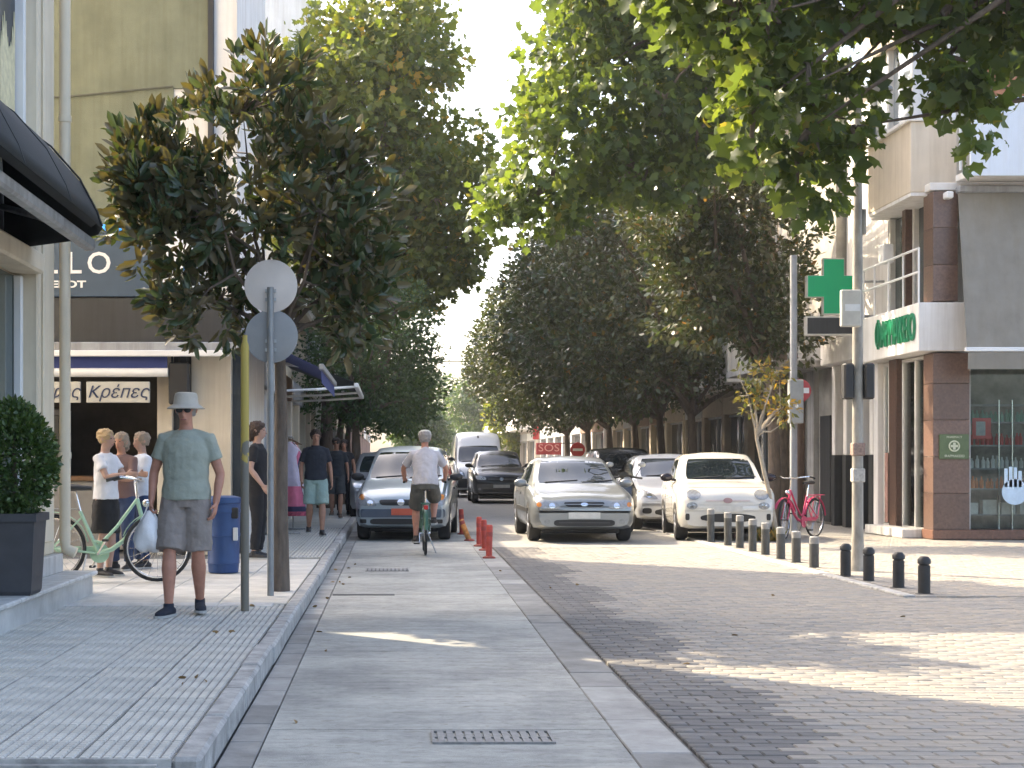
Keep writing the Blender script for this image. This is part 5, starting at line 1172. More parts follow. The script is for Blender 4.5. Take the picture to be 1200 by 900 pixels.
# ------------------------------------------------------------------ people (local frame: facing -y, +x is their left)
SKIN = M('skin', (.40, .25, .19), .55, .12, 14); SKIN_D = M('skin_tanned', (.36, .19, .125), .55, .14, 12); SKIN_R = M('skin_ruddy', (.44, .21, .14), .55, .16, 12)
EYE = M('eye_dark', (.02, .015, .012), .3); LIP = M('lips', (.30, .11, .09), .5)
WRK = bpy.data.textures.new('wrinkles', 'CLOUDS'); WRK.noise_scale = .11; WRK.noise_depth = 3
TUFT = bpy.data.textures.new('tufts', 'CLOUDS'); TUFT.noise_scale = .025; TUFT.noise_depth = 2
def soft(name, mb, mat, parent, voxel=.012, smooth=4, fac=.5, wrinkle=0., tex=None):
    me = bpy.data.meshes.new(name); me.from_pydata(mb.v, [], mb.f); bm = bmesh.new(); bm.from_mesh(me); bmesh.ops.recalc_face_normals(bm, faces=bm.faces[:]); bm.to_mesh(me); bm.free()
    o = bpy.data.objects.new(name, me); COL.objects.link(o)
    r = o.modifiers.new('r', 'REMESH'); r.mode = 'VOXEL'; r.voxel_size = voxel
    s = o.modifiers.new('s', 'SMOOTH'); s.factor = fac; s.iterations = smooth
    if wrinkle:
        w = o.modifiers.new('w', 'DISPLACE'); w.texture = tex or WRK; w.strength = wrinkle; w.mid_level = .5; w.texture_coords = 'LOCAL'
    m2 = bpy.data.meshes.new_from_object(o.evaluated_get(bpy.context.evaluated_depsgraph_get())); m2.name = name
    m2.materials.clear(); m2.materials.append(mat); m2.polygons.foreach_set('use_smooth', [True]*len(m2.polygons))
    o.modifiers.clear(); o.data = m2; bpy.data.meshes.remove(me); o.parent = parent; return o
def limb(q, pts, rs, n=12):
    "rounded tapered limb"
    pts = [Vector(p) for p in pts]
    d0 = (pts[0]-pts[1]).normalized(); d1 = (pts[-1]-pts[-2]).normalized()
    P = [pts[0]+d0*rs[0]*.8, pts[0]+d0*rs[0]*.45]+pts+[pts[-1]+d1*rs[-1]*.45, pts[-1]+d1*rs[-1]*.8]
    R_ = [rs[0]*.35, rs[0]*.85]+list(rs)+[rs[-1]*.85, rs[-1]*.35]
    q.tube(P, R_, n)
def hand(q, w, d, palm, side, curl=.5, sc=1.):
    "palm, four unequal fingers and a thumb; d = direction of the hand, palm = direction the palm faces, side = thumb side"
    d = Vector(d).normalized(); palm = Vector(palm); palm = (palm-d*palm.dot(d)).normalized(); s = d.cross(palm).normalized()
    if s.dot(Vector(side)) < 0: s = -s
    w = Vector(w)
    q.tube([w-d*.01, w+d*.03*sc, w+d*.085*sc, w+d*.095*sc], [.024*sc, .034*sc, .040*sc, .036*sc], 12, True, [.020*sc, .017*sc, .015*sc, .012*sc], s)
    for k, (off, ln) in enumerate(((.030, .072), (.010, .080), (-.010, .075), (-.029, .060))):
        p = w+d*.088*sc+s*off*sc; a = 0.; P = [p-d*.02]; dd = d
        for j, f in enumerate((.45, .32, .23)):
            a += curl*(.75 if j == 0 else .95); dd = d*math.cos(a)+palm*math.sin(a); P.append(P[-1]+dd*ln*sc*f+(d*.02 if j == 0 else Vector()))
        limb(q, P, [.0095*sc, .0095*sc, .0088*sc, .0075*sc], 8)
    p = w+d*.028*sc+s*.03*sc
    limb(q, [p, p+(s*.7+d*.6+palm*.25).normalized()*.034*sc, p+(s*.7+d*.6+palm*.25).normalized()*.034*sc+(d*.75+palm*.55+s*.1).normalized()*.036*sc], [.013*sc, .011*sc, .009*sc], 8)
BASE = dict(pelvis=(0, 0, .93), waist=(0, 0, 1.07), chest=(0, 0, 1.28), neck=(0, .012, 1.47), head=(0, -.012, 1.615), shl=(.165, .01, 1.39), shr=(-.165, .01, 1.39),
            ell=(.235, .03, 1.13), elr=(-.235, .03, 1.13), wrl=(.25, -.03, .89), wrr=(-.25, -.03, .89), hil=(.088, 0, .91), hir=(-.088, 0, .91), knl=(.095, -.02, .49), knr=(-.095, -.02, .49), anl=(.10, .02, .085), anr=(-.10, .02, .085),
            fdl=(.12, -1, 0), fdr=(-.12, -1, 0), look=(0, -1, 0))
def person(name, label, loc, rz, H=1.75, pose=None, skin=SKIN, shirt=None, sleeve=.55, bottom=None, leg_len=.5, shoe=None, hair=None, hairlen=0, hat=None, voxel=.011, girth=1., curl=(.5, .5), skirt=False, handdir=None, sit=False, glasses=False, socks=None, collar=None):
    t = thing(name, label, 'person', loc, rz); k = H/1.75
    J = dict(BASE); J.update(pose or {}); J = {a: Vector(v) for a, v in J.items()}
    g = girth; q = MB(); up = (1, 0, 0)
    pv, wa, ch, nk, hd = J['pelvis'], J['waist'], J['chest'], J['neck'], J['head']
    sh_mid = (J['shl']+J['shr'])/2
    tor = [pv+Vector((0, 0, -.07)), pv, wa, ch, sh_mid.lerp(ch, .25), sh_mid.lerp(nk, .55), nk+Vector((0, 0, .0))]
    q.tube(tor, [.12*g, .15*g, .135*g, .16*g, .16*g, .085, .052], 16, True, [.085*g, .10*g, .095*g, .105*g, .095*g, .065, .052], up)
    limb(q, [nk+Vector((0, 0, -.04)), nk.lerp(hd, .5), hd], [.056, .052, .05])
    # head: skull, face, jaw, nose, brow, ears
    F = J['look'].normalized(); S = Vector((0, 0, 1)).cross(F).normalized()*-1; U = Vector((0, 0, 1))
    def hp(a, b, c): return hd+S*a+F*b+U*c
    q.tube([hp(0, -.02, -.02), hp(0, -.012, .02), hp(0, -.012, .06), hp(0, -.012, .095), hp(0, -.012, .112)], [.066, .075, .073, .052, .015], 14, True, [.082, .094, .092, .066, .02], S)
    q.tube([hp(0, .018, -.115), hp(0, .018, -.10), hp(0, .014, -.05), hp(0, .01, .0), hp(0, .0, .05)], [.016, .036, .054, .064, .06], 12, True, [.02, .05, .064, .074, .07], S)
    q.tube([hp(0, .082, .008), hp(0, .096, -.02), hp(0, .098, -.036), hp(0, .08, -.044)], [.007, .012, .016, .010], 8)
    limb(q, [hp(-.045, .075, .026), hp(0, .085, .024), hp(.045, .075, .026)], [.008, .009, .008], 8)
    limb(q, [hp(-.02, .079, -.068), hp(.02, .079, -.068)], [.006, .006], 6)
    for s in (-1, 1): q.tube([hp(s*.072, -.02, .025), hp(s*.083, -.026, .01), hp(s*.078, -.02, -.028)], [.008, .012, .007], 8, True, [.016, .022, .012], U)
    for a in 'lr':
        s = 1 if a == 'l' else -1; sh, el, wr = J['sh'+a], J['el'+a], J['wr'+a]
        limb(q, [nk+Vector((s*.03, .0, -.035)), sh+Vector((-s*.03, 0, -.005))], [.04, .045])
        limb(q, [sh+Vector((-s*.05, 0, .0)), sh, sh.lerp(el, .4), el, el.lerp(wr, .3), wr], [.044, .046*g, .045*g, .038, .039, .026])
        d = (wr-el).normalized(); hdv = Vector((handdir or {}).get(a, d))
        palm = Vector((-s, 0, 0)) if abs(hdv.x) < .8 else Vector((0, 0, -1))
        hand(q, wr, hdv, palm, (0, -1, .2), curl[0] if a == 'l' else curl[1])
        hi, kn, an = J['hi'+a], J['kn'+a], J['an'+a]
        limb(q, [hi, hi.lerp(kn, .35), kn, kn.lerp(an, .3), kn.lerp(an, .6), an], [.088*g, .08*g, .051, .061, .048, .034])
        fd = J['fd'+a].normalized(); limb(q, [an+Vector((0, 0, -.03))-fd*.03, an+fd*.08+Vector((0, 0, -.048)), an+fd*.15+Vector((0, 0, -.058))], [.035, .032, .022])
    def fin(mb): mb.v = [(v[0]*k, v[1]*k, v[2]*k) for v in mb.v]; return mb
    body = soft('body', fin(q), skin, t, voxel*k)
    # eyes and mouth
    for s in (-1, 1): MB().ball((hp(s*.031, .078, .006))*k, (.011*k, .008*k, .006*k), 8, 6).build('eye', EYE, body, 60)
    mb = MB(); mb.tube([hp(-.022, .082, -.068)*k, hp(0, .088, -.066)*k, hp(.022, .082, -.068)*k], .005*k, 6); mb.build('mouth', LIP, body, 60)
    if glasses:
        mb = MB()
        for s in (-1, 1): mb.ball(hp(s*.033, .092, .006)*k, (.028*k, .01*k, .02*k), 12, 8); mb.tube([hp(s*.058, .085, .012)*k, hp(s*.078, -.01, .02)*k], .003*k, 5)
        mb.tube([hp(-.01, .095, .01)*k, hp(.01, .095, .01)*k], .004*k, 5); mb.build('sunglasses', BLACK, t, 60)
    # shirt
    if shirt:
        q = MB(); lo = pv.lerp(wa, .05)+Vector((0, 0, -.03))
        tor = [lo, pv.lerp(wa, .4), wa, ch, sh_mid.lerp(ch, .25)+Vector((0, 0, .005)), sh_mid.lerp(nk, .5)+Vector((0, 0, .01)), nk+Vector((0, 0, -.022))]
        q.tube(tor, [.186*g, .182*g, .166*g, .178*g, .165*g, .10, .066], 20, True, [.142*g, .138*g, .126*g, .124*g, .11*g, .078, .064], up)
        for a in 'lr':
            s = 1 if a == 'l' else -1; sh, el, wr = J['sh'+a], J['el'+a], J['wr'+a]
            e = sh.lerp(el, min(1, sleeve*1.2))
            P = [sh+Vector((-s*.06, 0, .0)), sh, sh.lerp(e, .6), e]; rs = [.052, .058*g, .06*g, .064*g]; limb(q, [nk+Vector((s*.045, .0, -.05)), sh+Vector((-s*.02, 0, -.002))], [.05, .055])
            if sleeve > .8: P += [el.lerp(wr, .4), el.lerp(wr, .85)]; rs = [.06, .066*g, .062*g, .056, .05, .042]
            q.tube(P, rs, 14)
        so2 = soft('shirt', fin(q), shirt, t, voxel*k, 3, wrinkle=.022)
        for i_ in range(0): pass
        if collar:
            mb = MB(); mb.torus((nk+Vector((0, 0, -.01)))*k, .06*k, .014*k, 'z', 20, 6); mb.build('collar', collar, so2, 60)
    if bottom:
        q = MB()
        if skirt: q.tube([wa.lerp(pv, .3), pv, pv+Vector((0, 0, -.2)), pv+Vector((0, 0, -leg_len))], [.15*g, .175*g, .2*g, .2*g], 18, True, [.115*g, .13*g, .15*g, .16*g], up)
        else:
            q.tube([wa.lerp(pv, .35), pv, pv+Vector((0, 0, -.08))], [.150*g, .168*g, .165*g], 18, True, [.112*g, .124*g, .12*g], up)
            for a in 'lr':
                hi, kn, an = J['hi'+a], J['kn'+a], J['an'+a]; full = leg_len > .9
                if full: P = [hi+Vector((0, 0, .02)), hi.lerp(kn, .4), kn, kn.lerp(an, .5), kn.lerp(an, .93)]; rs = [.102*g, .098*g, .075*g, .068, .062]
                else: P = [hi+Vector((0, 0, .02)), hi.lerp(kn, leg_len*.55), hi.lerp(kn, leg_len*1.7 if leg_len < .56 else .97)]; rs = [.104*g, .106*g, .104*g]
                q.tube(P, rs, 14)
        soft('trousers' if leg_len > .9 else ('skirt' if skirt else 'shorts'), fin(q), bottom, t, voxel*k, 3, wrinkle=.03)
    for a in 'lr':
        an = J['an'+a]; fd = J['fd'+a].normalized(); q = MB()
        q.tube([an-fd*.075+Vector((0, 0, -.05)), an-fd*.06+Vector((0, 0, -.048)), an+Vector((0, 0, -.042)), an+fd*.07+Vector((0, 0, -.048)), an+fd*.15+Vector((0, 0, -.058)), an+fd*.19+Vector((0, 0, -.064))], [.022, .038, .043, .047, .045, .02], 14, True, [.024, .036, .043, .035, .026, .012], Vector((0, 0, 1)).cross(fd))
        q.tube([an+Vector((0, 0, .02)), an+Vector((0, 0, -.05))], [.042, .044], 12)
        o = soft('shoe', fin(q), shoe or BLACK, t, .009, 2)
        mb = MB(); s_ = Vector((0, 0, 1)).cross(fd)
        P = [(-.08, .03), (.02, .042), (.1, .05), (.17, .042), (.2, .012), (.2, -.012), (.17, -.042), (.1, -.05), (.02, -.042), (-.08, -.03)]
        mb.add([(an+fd*u+s_*v+Vector((0, 0, -.085)))*k for u, v in P]+[(an+fd*u+s_*v+Vector((0, 0, -.066)))*k for u, v in P], [tuple(range(10))[::-1], tuple(range(10, 20))]+[(i, (i+1) % 10, 10+(i+1) % 10, 10+i) for i in range(10)])
        mb.build('sole', socks or M('sole_grey', (.4, .4, .38), .7), o)
    if hair:
        q = MB(); q.tube([hp(0, -.03, -.045-hairlen*.3), hp(0, -.028, .0), hp(0, -.02, .05), hp(0, -.016, .1), hp(0, -.014, .124)], [.066, .086, .091, .072, .03], 16, True, [.066, .088, .106, .09, .035], S)
        if hairlen: q.tube([hp(0, -.075, .05), hp(0, -.085, -.03), hp(0, -.08, -.05-hairlen)], [.07, .085, .06], 12, True, [.04, .05, .035], S)
        soft('hair', fin(q), hair, t, .009, 2, wrinkle=.035, tex=TUFT)
    if hat:
        mb = MB(); kind, m = hat
        c = hp(0, -.008, .048)*k
        if kind == 'bucket': mb.lathe([(.148*k, -.042*k), (.150*k, -.036*k), (.10*k, -.002*k), (.094*k, .05*k), (.085*k, .082*k), (.06*k, .09*k), (.001, .092*k)], 24, c); o = mb.build('bucket_hat', m, t, 50)
        else:
            mb.lathe([(.093*k, -.02*k), (.096*k, .02*k), (.085*k, .06*k), (.05*k, .085*k), (.001, .09*k)], 20, c); o = mb.build('cap', m, t, 50)
            b2_ = MB(); P = [hp(-.07, .06, .035)*k, hp(-.05, .15, .025)*k, hp(0, .17, .022)*k, hp(.05, .15, .025)*k, hp(.07, .06, .035)*k]
            b2_.add(P+[p+Vector((0, 0, .008)) for p in P], [(0, 1, 2, 3, 4), (9, 8, 7, 6, 5)]+[(i, (i+1) % 5, 5+(i+1) % 5, 5+i) for i in range(5)]); b2_.build('visor', m, o)
    return t
CL = lambda n, c, v=.1, s=7: M('cloth_'+n, c, .9, v, s, .9, bscale=16)
# man with bucket hat and shopping bag
pm = Vector((XY(218, 12.25), 12.25, .122))
mpose = dict(elr=(-.262, .03, 1.12), wrr=(-.262, -.06, .905), ell=(.265, .045, 1.11), wrl=(.245, -.03, .885), knr=(-.105, -.13, .50), anr=(-.11, -.13, .085), knl=(.10, -.02, .49), anl=(.08, .16, .10), fdr=(-.28, -1, 0), fdl=(.25, -1, 0), look=(.0, -1, -.12), shl=(.172, .01, 1.39), shr=(-.172, .01, 1.39))
man = person('person', 'man in sage green tee, grey shorts and bucket hat carrying a white bag', pm, math.radians(-4), 1.77, mpose, SKIN_R, CL('sage', (.31, .335, .275)), .5, CL('taupe', (.25, .215, .19)), .56, CL('navyshoe', (.018, .022, .035)), M('grey_hair', (.3, .28, .26), .8), hat=('bucket', CL('hat', (.44, .40, .33))), voxel=.0085, girth=1.08, curl=(.45, 1.25), glasses=True, handdir={'r': (0, -.15, -1)})
# faded print across his chest
hb = bpy.data.meshes.new('x'); bpy.data.meshes.remove(hb)
# plastic bag hanging from his right hand
bgp = pm+Matrix.Rotation(math.radians(-4), 3, 'Z') @ Vector((-.275, -.085, .845))
bag = thing('plastic_bag', 'white plastic carrier bag hanging from the man\'s hand', 'bag', bgp)
q = MB(); n_ = 22; prof = [(.03, -.02), (.06, -.07), (.095, -.14), (.115, -.22), (.11, -.29), (.075, -.33), (.02, -.335)]; vs = []
for r, z in prof:
    for k in range(n_):
        a = 2*PI*k/n_; f = 1+.12*math.sin(a*4+z*25)+.06*math.sin(a*9-z*40); vs.append((r*math.cos(a)*f, r*.75*math.sin(a)*f, z+.012*math.sin(a*3)))
m_ = len(prof); q.add(vs, [(i*n_+k, i*n_+(k+1) % n_, (i+1)*n_+(k+1) % n_, (i+1)*n_+k) for i in range(m_-1) for k in range(n_)]+[tuple(range(n_)), tuple((m_-1)*n_+k for k in range(n_))])
q.build('pouch', M('bag_white', (.84, .83, .82), .35, .06, 12, .3), bag, 60)
for s in (-1, 1): MB().tube([(s*.07, 0, -.09), (s*.035, 0, -.03), (s*.008, 0, .045), (0, .0, .055)], [.025, .018, .01, .008], 7, True, [.006, .006, .006, .006], (0, 1, 0)).build('handle', MATS['bag_white'], bag, 60)
# cyclist seen from behind
cp = dict(pelvis=(0, .28, 1.02), waist=(0, .25, 1.17), chest=(0, .18, 1.36), neck=(0, .13, 1.53), head=(0, .08, 1.665), shl=(.168, .15, 1.45), shr=(-.168, .15, 1.45), ell=(.31, -.02, 1.24), elr=(-.31, -.02, 1.24), wrl=(.295, -.11, 1.07), wrr=(-.295, -.11, 1.07),
          hil=(.09, .26, 1.0), hir=(-.09, .26, 1.0), knl=(.13, -.02, .66), knr=(-.14, -.14, .80), anl=(.13, .14, .25), anr=(-.13, .02, .51), look=(0, -1, -.05))
person('person', 'cyclist in pale grey tee and cap riding away along the lane', (cyc_p[0], cyc_p[1], 0.0), PI, 1.75, cp, SKIN_R, CL('pale_grey', (.50, .48, .50)), .62, CL('khaki', (.10, .095, .08)), .55, CL('brownshoe', (.05, .04, .035)), M('grey_hair', (.3, .28, .26)), hat=('cap', CL('cap', (.5, .48, .42))), curl=(1.1, 1.1), handdir={'l': (0.1, -1, -.1), 'r': (-.1, -1, -.1)}, girth=1.05)
# man in dark polo
wp = dict(knl=(.10, -.10, .50), anl=(.09, -.14, .085), knr=(-.10, -.03, .50), anr=(-.10, .16, .13), wrl=(.26, -.0, .89), wrr=(-.24, -.08, .9))
person('person', 'man in navy polo and light green shorts walking on the left pavement', (XY(370, 25.2), 25.2, .122), math.radians(8), 1.76, wp, SKIN_D, CL('navy_polo', (.018, .022, .032)), .6, CL('mint_shorts', (.26, .36, .33)), .56, BLACK, M('dark_hair', (.03, .02, .015), .7), voxel=.013, collar=CL('navy_polo', (.02, .02, .03)), girth=1.05)
# couple behind
person('person', 'man in dark tee and dark shorts walking behind the polo man', (XY(394, 33), 33, .122), 0, 1.74, wp, SKIN_D, CL('charcoal_tee', (.03, .035, .045)), .6, CL('darkshorts', (.05, .055, .06)), .56, CL('tanshoe', (.15, .1, .07)), M('dark_hair', (.03, .02, .015)), voxel=.017, glasses=True)
person('person', 'person in dark vest with shoulder bag beside the man in dark tee', (XY(403, 34.5), 34.5, .122), 0, 1.72, None, SKIN_D, CL('black_top', (.02, .02, .022)), .3, CL('blacktr', (.022, .022, .025)), 1., BLACK, M('dark_hair', (.03, .02, .015)), voxel=.017, hairlen=.1)
# person in black by the bin
person('person', 'person in black tee and trousers standing sideways near the cafe door', (XY(302, 19.3), 19.3, .122), math.radians(80), 1.74, dict(wrl=(.22, -.16, .93), wrr=(-.22, -.12, .93)), SKIN, CL('black_tee', (.014, .014, .016)), .55, CL('black_trousers', (.013, .013, .015)), 1., BLACK, M('brown_hair', (.05, .03, .02), .7), voxel=.012, hairlen=.08)
# woman at the bicycle, two companions
person('person', 'fair haired woman in white tee and black skirt standing by the mint bicycle', (XY(124, 16.35), 16.35, .122), math.radians(70), 1.58, dict(elr=(-.22, -.14, 1.17), wrr=(-.16, -.36, 1.20), ell=(.2, -.14, 1.17), wrl=(.14, -.36, 1.20)), SKIN, CL('white_tee', (.66, .67, .70)), .5, CL('black_skirt', (.014, .014, .015)), .42, BLACK, M('blond_hair', (.42, .30, .16), .7), skirt=True, voxel=.012, handdir={'l': (0, -1, 0), 'r': (0, -1, 0)})
person('person', 'grey haired woman in dark top and blue jeans behind the bicycle handlebar', (XY(142, 17.3), 17.3, .122), math.radians(-20), 1.56, dict(elr=(-.22, -.1, 1.15), wrr=(-.1, -.28, 1.15), ell=(.22, -.1, 1.15), wrl=(.1, -.28, 1.15)), SKIN_D, CL('plum_top', (.16, .10, .09)), .6, CL('blue_jeans', (.03, .05, .11)), 1., BLACK, M('ash_hair', (.25, .2, .15), .7), voxel=.014, hairlen=.06)
person('person', 'grey haired person in white shirt and dark trousers beside the man with the bag', (XY(166, 17.6), 17.6, .122), math.radians(-60), 1.57, dict(elr=(-.24, -.08, 1.14), wrr=(-.16, -.26, 1.2), ell=(.24, -.08, 1.14), wrl=(.16, -.26, 1.2)), SKIN, CL('white_shirt', (.62, .66, .72)), .9, CL('blue_jeans', (.03, .05, .11)), 1., BLACK, M('ash_hair', (.25, .2, .15)), voxel=.014)

# ------------------------------------------------------------------ trees
MAG = leafmat('magnolia_leaf', [(0, (.042, .066, .032)), (.45, (.064, .096, .043)), (.8, (.098, .118, .05)), (1, (.15, .125, .05))], under=(.105, .095, .052), rough=.25, trans=.18)
PLANE = leafmat('plane_leaf', [(0, (.05, .08, .027)), (.5, (.08, .125, .036)), (.9, (.125, .165, .045)), (1, (.19, .18, .045))], rough=.42, trans=.52)
PLANE2 = leafmat('plane_leaf_bright', [(0, (.07, .105, .026)), (.5, (.12, .155, .036)), (.85, (.17, .18, .04)), (1, (.34, .23, .04))], rough=.5, trans=.5)
FICUS = leafmat('dark_street_leaf', [(0, (.040, .064, .033)), (.5, (.062, .092, .044)), (.88, (.092, .116, .052)), (1, (.14, .11, .05))], under=(.066, .076, .046), rough=.3, trans=.2)
RUSTY = leafmat('rusty_street_leaf', [(0, (.034, .056, .026)), (.45, (.056, .086, .032)), (.8, (.105, .11, .038)), (1, (.26, .14, .04))], under=(.07, .078, .04), rough=.3, trans=.2)
LGREEN = leafmat('left_street_leaf', [(0, (.036, .07, .028)), (.6, (.06, .11, .04)), (1, (.11, .155, .045))], rough=.45, trans=.3)
def blob_points(rng, blobs, n, shell=.45):
    w = np.array([b[1][0]*b[1][1]*b[1][2] for b in blobs])**.62; w /= w.sum(); idx = rng.choice(len(blobs), n, p=w)
    d = rng.normal(0, 1, (n, 3)); d /= np.linalg.norm(d, axis=1)[:, None]; r = rng.uniform(shell**3, 1, n)**(1/3)
    c = np.array([b[0] for b in blobs])[idx]; R = np.array([b[1] for b in blobs])[idx]
    return c+d*r[:, None]*R, d, r
def tree(name, label, base, trunk, r0, blobs, mat, clusters, per, csize, leaf, tmpl='diamond', aspect=.55, bark=BARK, limbs=14, twigs=60, seed=1, shell=.35, single=0, droop=.2, group=None, lr=1., avoid=None):
    rng = np.random.default_rng(seed); base = Vector(base); t = thing(name, label, 'tree', base, 0, group)
    T = [Vector(p) for p in trunk]                       # trunk path relative to the base
    b = MB(); m = len(T); rad = [r0*(1.25 if i == 0 else 1-.45*i/(m-1)) for i in range(m)]
    b.tube(T, rad, 12); fork = T[-1]
    rel = [((Vector(c)-base)[:], R) for c, R in blobs]
    C, D, Rr = blob_points(rng, rel, clusters, shell)
    if avoid:
        for a0, a1 in avoid:
            Wc = C+np.array(base[:]); bad = np.all((Wc > np.array(a0)) & (Wc < np.array(a1)), axis=1); C, D = C[~bad], D[~bad]; clusters = len(C)
    tr = b.build('trunk', bark, t, 60)
    b = MB(); ends = []
    order = rng.permutation(clusters)[:limbs]
    for i in order:
        e = Vector(C[i]); mid = fork.lerp(e, .5)+Vector(rng.normal(0, .08*(e-fork).length, 3)); s = T[-2].lerp(fork, rng.uniform(.75, 1))
        b.tube([s, s.lerp(mid, .5)+Vector((0, 0, .05)), mid, mid.lerp(e, .6), e], [v*lr for v in (r0*.5, r0*.4, r0*.27, r0*.17, r0*.06)], 7); ends += [mid, mid.lerp(e, .5), e]
    b.build('limbs', bark, t, 60)
    E = np.array([e[:] for e in ends]); b = MB()
    for i in rng.permutation(clusters)[:twigs]:
        c = C[i]; j = np.argmin(((E-c)**2).sum(1)); a = Vector(E[j]); e = Vector(c)
        if (e-a).length < .1 or (e-a).length > 1.1: continue
        b.tube([a, a.lerp(e, .5)+Vector(rng.normal(0, .04, 3)), e], [r0*.12+.003, r0*.08+.003, .004], 5, False)
    if b.v: b.build('twigs', bark, t, 60)['kind'] = 'stuff'
    tone = rng.normal(0, .16, clusters)                  # clumps differ a little in leaf colour
    idx = np.repeat(np.arange(clusters), per); n = len(idx)
    off = rng.normal(0, 1, (n, 3)); off /= np.linalg.norm(off, axis=1)[:, None]; ro = rng.uniform(.1, 1, n)[:, None]
    if tmpl == 'long':
        P = C[idx]+off*ro*csize*np.array([.6, .6, .6]); N = off+D[idx]*.9+np.array([0, 0, .5])
    else:
        P = C[idx]+off*ro*csize*np.array([1, 1, .8]); N = off*.8+D[idx]*.5
    attr = np.clip(rng.beta(2, 3, n)+tone[idx], 0, 1)
    if single:
        depth = np.argsort(P[:, 1]+rng.uniform(0, .2, n)); sel = depth[:single]; rest = depth[single:]
        var = []
        for v in (.1, .3, .45, .6, .8):
            var.append((v, leaf_cloud('leaf', np.zeros((1, 3)), np.array([[1., 0, 0]]), 1., mat, None, aspect, np.array([v]), tmpl, jitter=0.0001, rng=np.random.default_rng(3))))
        for i in sel:
            v, me = min(var, key=lambda a: abs(a[0]-attr[i])); d = Vector(N[i]+rng.normal(0, .4, 3)); d.z -= droop; s = leaf*rng.uniform(.8, 1.25)
            o = inst('leaf', me, t, P[i]); o.rotation_mode = 'QUATERNION'; o.rotation_quaternion = d.to_track_quat('X', 'Z'); o.scale = (s, s, s)
    else: rest = np.arange(n)
    me = leaf_cloud('crown', P[rest], N[rest], leaf, mat, None, aspect, attr[rest], tmpl, .45, rng, droop)
    o = inst('crown', me, t); o['kind'] = 'stuff'
    return t
# near magnolia on the left pavement
mb_ = G(327, 692, .12)
tree('magnolia_tree', 'magnolia with dark glossy leaves and slim trunk beside the round signs', mb_, [(0, 0, -.03), (.01, 0, .8), (.02, .02, 1.7), (.0, .05, 2.5)], .085,
     [((-1.3, 14.6, 3.85), (1.15, 1.1, 1.15)), ((-2.15, 14.5, 3.55), (.62, .8, .75)), ((-.55, 14.7, 3.6), (.62, .9, 1.0)), ((-1.2, 14.5, 4.85), (.55, .6, .45)), ((-2.3, 14.4, 4.15), (.4, .4, .45)), ((-.35, 14.6, 2.9), (.45, .6, .5)), ((-1.6, 14.4, 2.85), (.6, .6, .45))],
     MAG, 640, 13, .16, .152, 'long', .38, limbs=16, lr=.7, twigs=200, seed=5, shell=.25, single=290, droop=-.05, avoid=[((-1.75, 12, 1.5), (-.4, 14.4, 3.28)), ((-3.6, 12, 1.5), (-2.38, 17, 3.45))])
# planes overhanging from the right
tree('plane_tree', 'big plane tree with lobed leaves whose branches hang in front of the pharmacy bay', (9.4, 14.6, 0), [(0, 0, -.05), (-.1, 0, 2.5), (-.3, .1, 5), (-.9, .3, 8.0)], .26,
     [((7.0, 15.5, 6.6), (1.9, 1.5, 1.15)), ((5.3, 15.8, 6.8), (1.5, 1.4, 1.2)), ((3.9, 16.0, 6.3), (1.0, 1.2, 1.2)), ((3.75, 15.6, 5.0), (.55, .6, .75)), ((4.6, 15.8, 4.9), (.4, .5, .6)), ((4.3, 15.8, 4.3), (.32, .35, .45)), ((5.55, 15.2, 5.35), (.5, .4, .55)), ((5.75, 15.0, 4.75), (.2, .2, .45)), ((6.6, 15.3, 5.65), (.8, .6, .5)), ((3.4, 16.5, 6.9), (1.0, 1.2, 1.0))],
     PLANE, 640, 12, .28, .155, 'lobed', bark=BARK, limbs=26, lr=.5, twigs=220, seed=8, shell=.2, single=290, droop=.55)
tree('plane_tree', 'plane tree with dark leaves overhanging the road behind the green cross', (XY(918, 34.5), 34.5, 0), [(0, 0, -.05), (-.05, 0, 2), (-.2, -.3, 4.6), (-.9, -1.5, 7.6)], .24,
     [((4.2, 28.5, 8.2), (1.9, 1.9, 2.0)), ((5.6, 28.5, 8.6), (2.0, 2.0, 1.9)), ((3.1, 28, 7.1), (1.1, 1.2, 1.2)), ((4.6, 27.8, 6.8), (1.3, 1.0, .9)), ((4.0, 28, 9.8), (1.1, 1.4, 1.4)), ((7, 28.6, 8), (1.4, 1.4, 1.6)), ((5, 29, 10.4), (2.2, 2, 1.4)), ((2.0, 27.8, 6.1), (.7, .7, .6)), ((2.7, 27.8, 5.9), (.7, .7, .5))],
     PLANE, 900, 17, .44, .165, 'lobed', bark=BARK, limbs=14, lr=.5, twigs=160, seed=9, shell=.3, droop=.45)
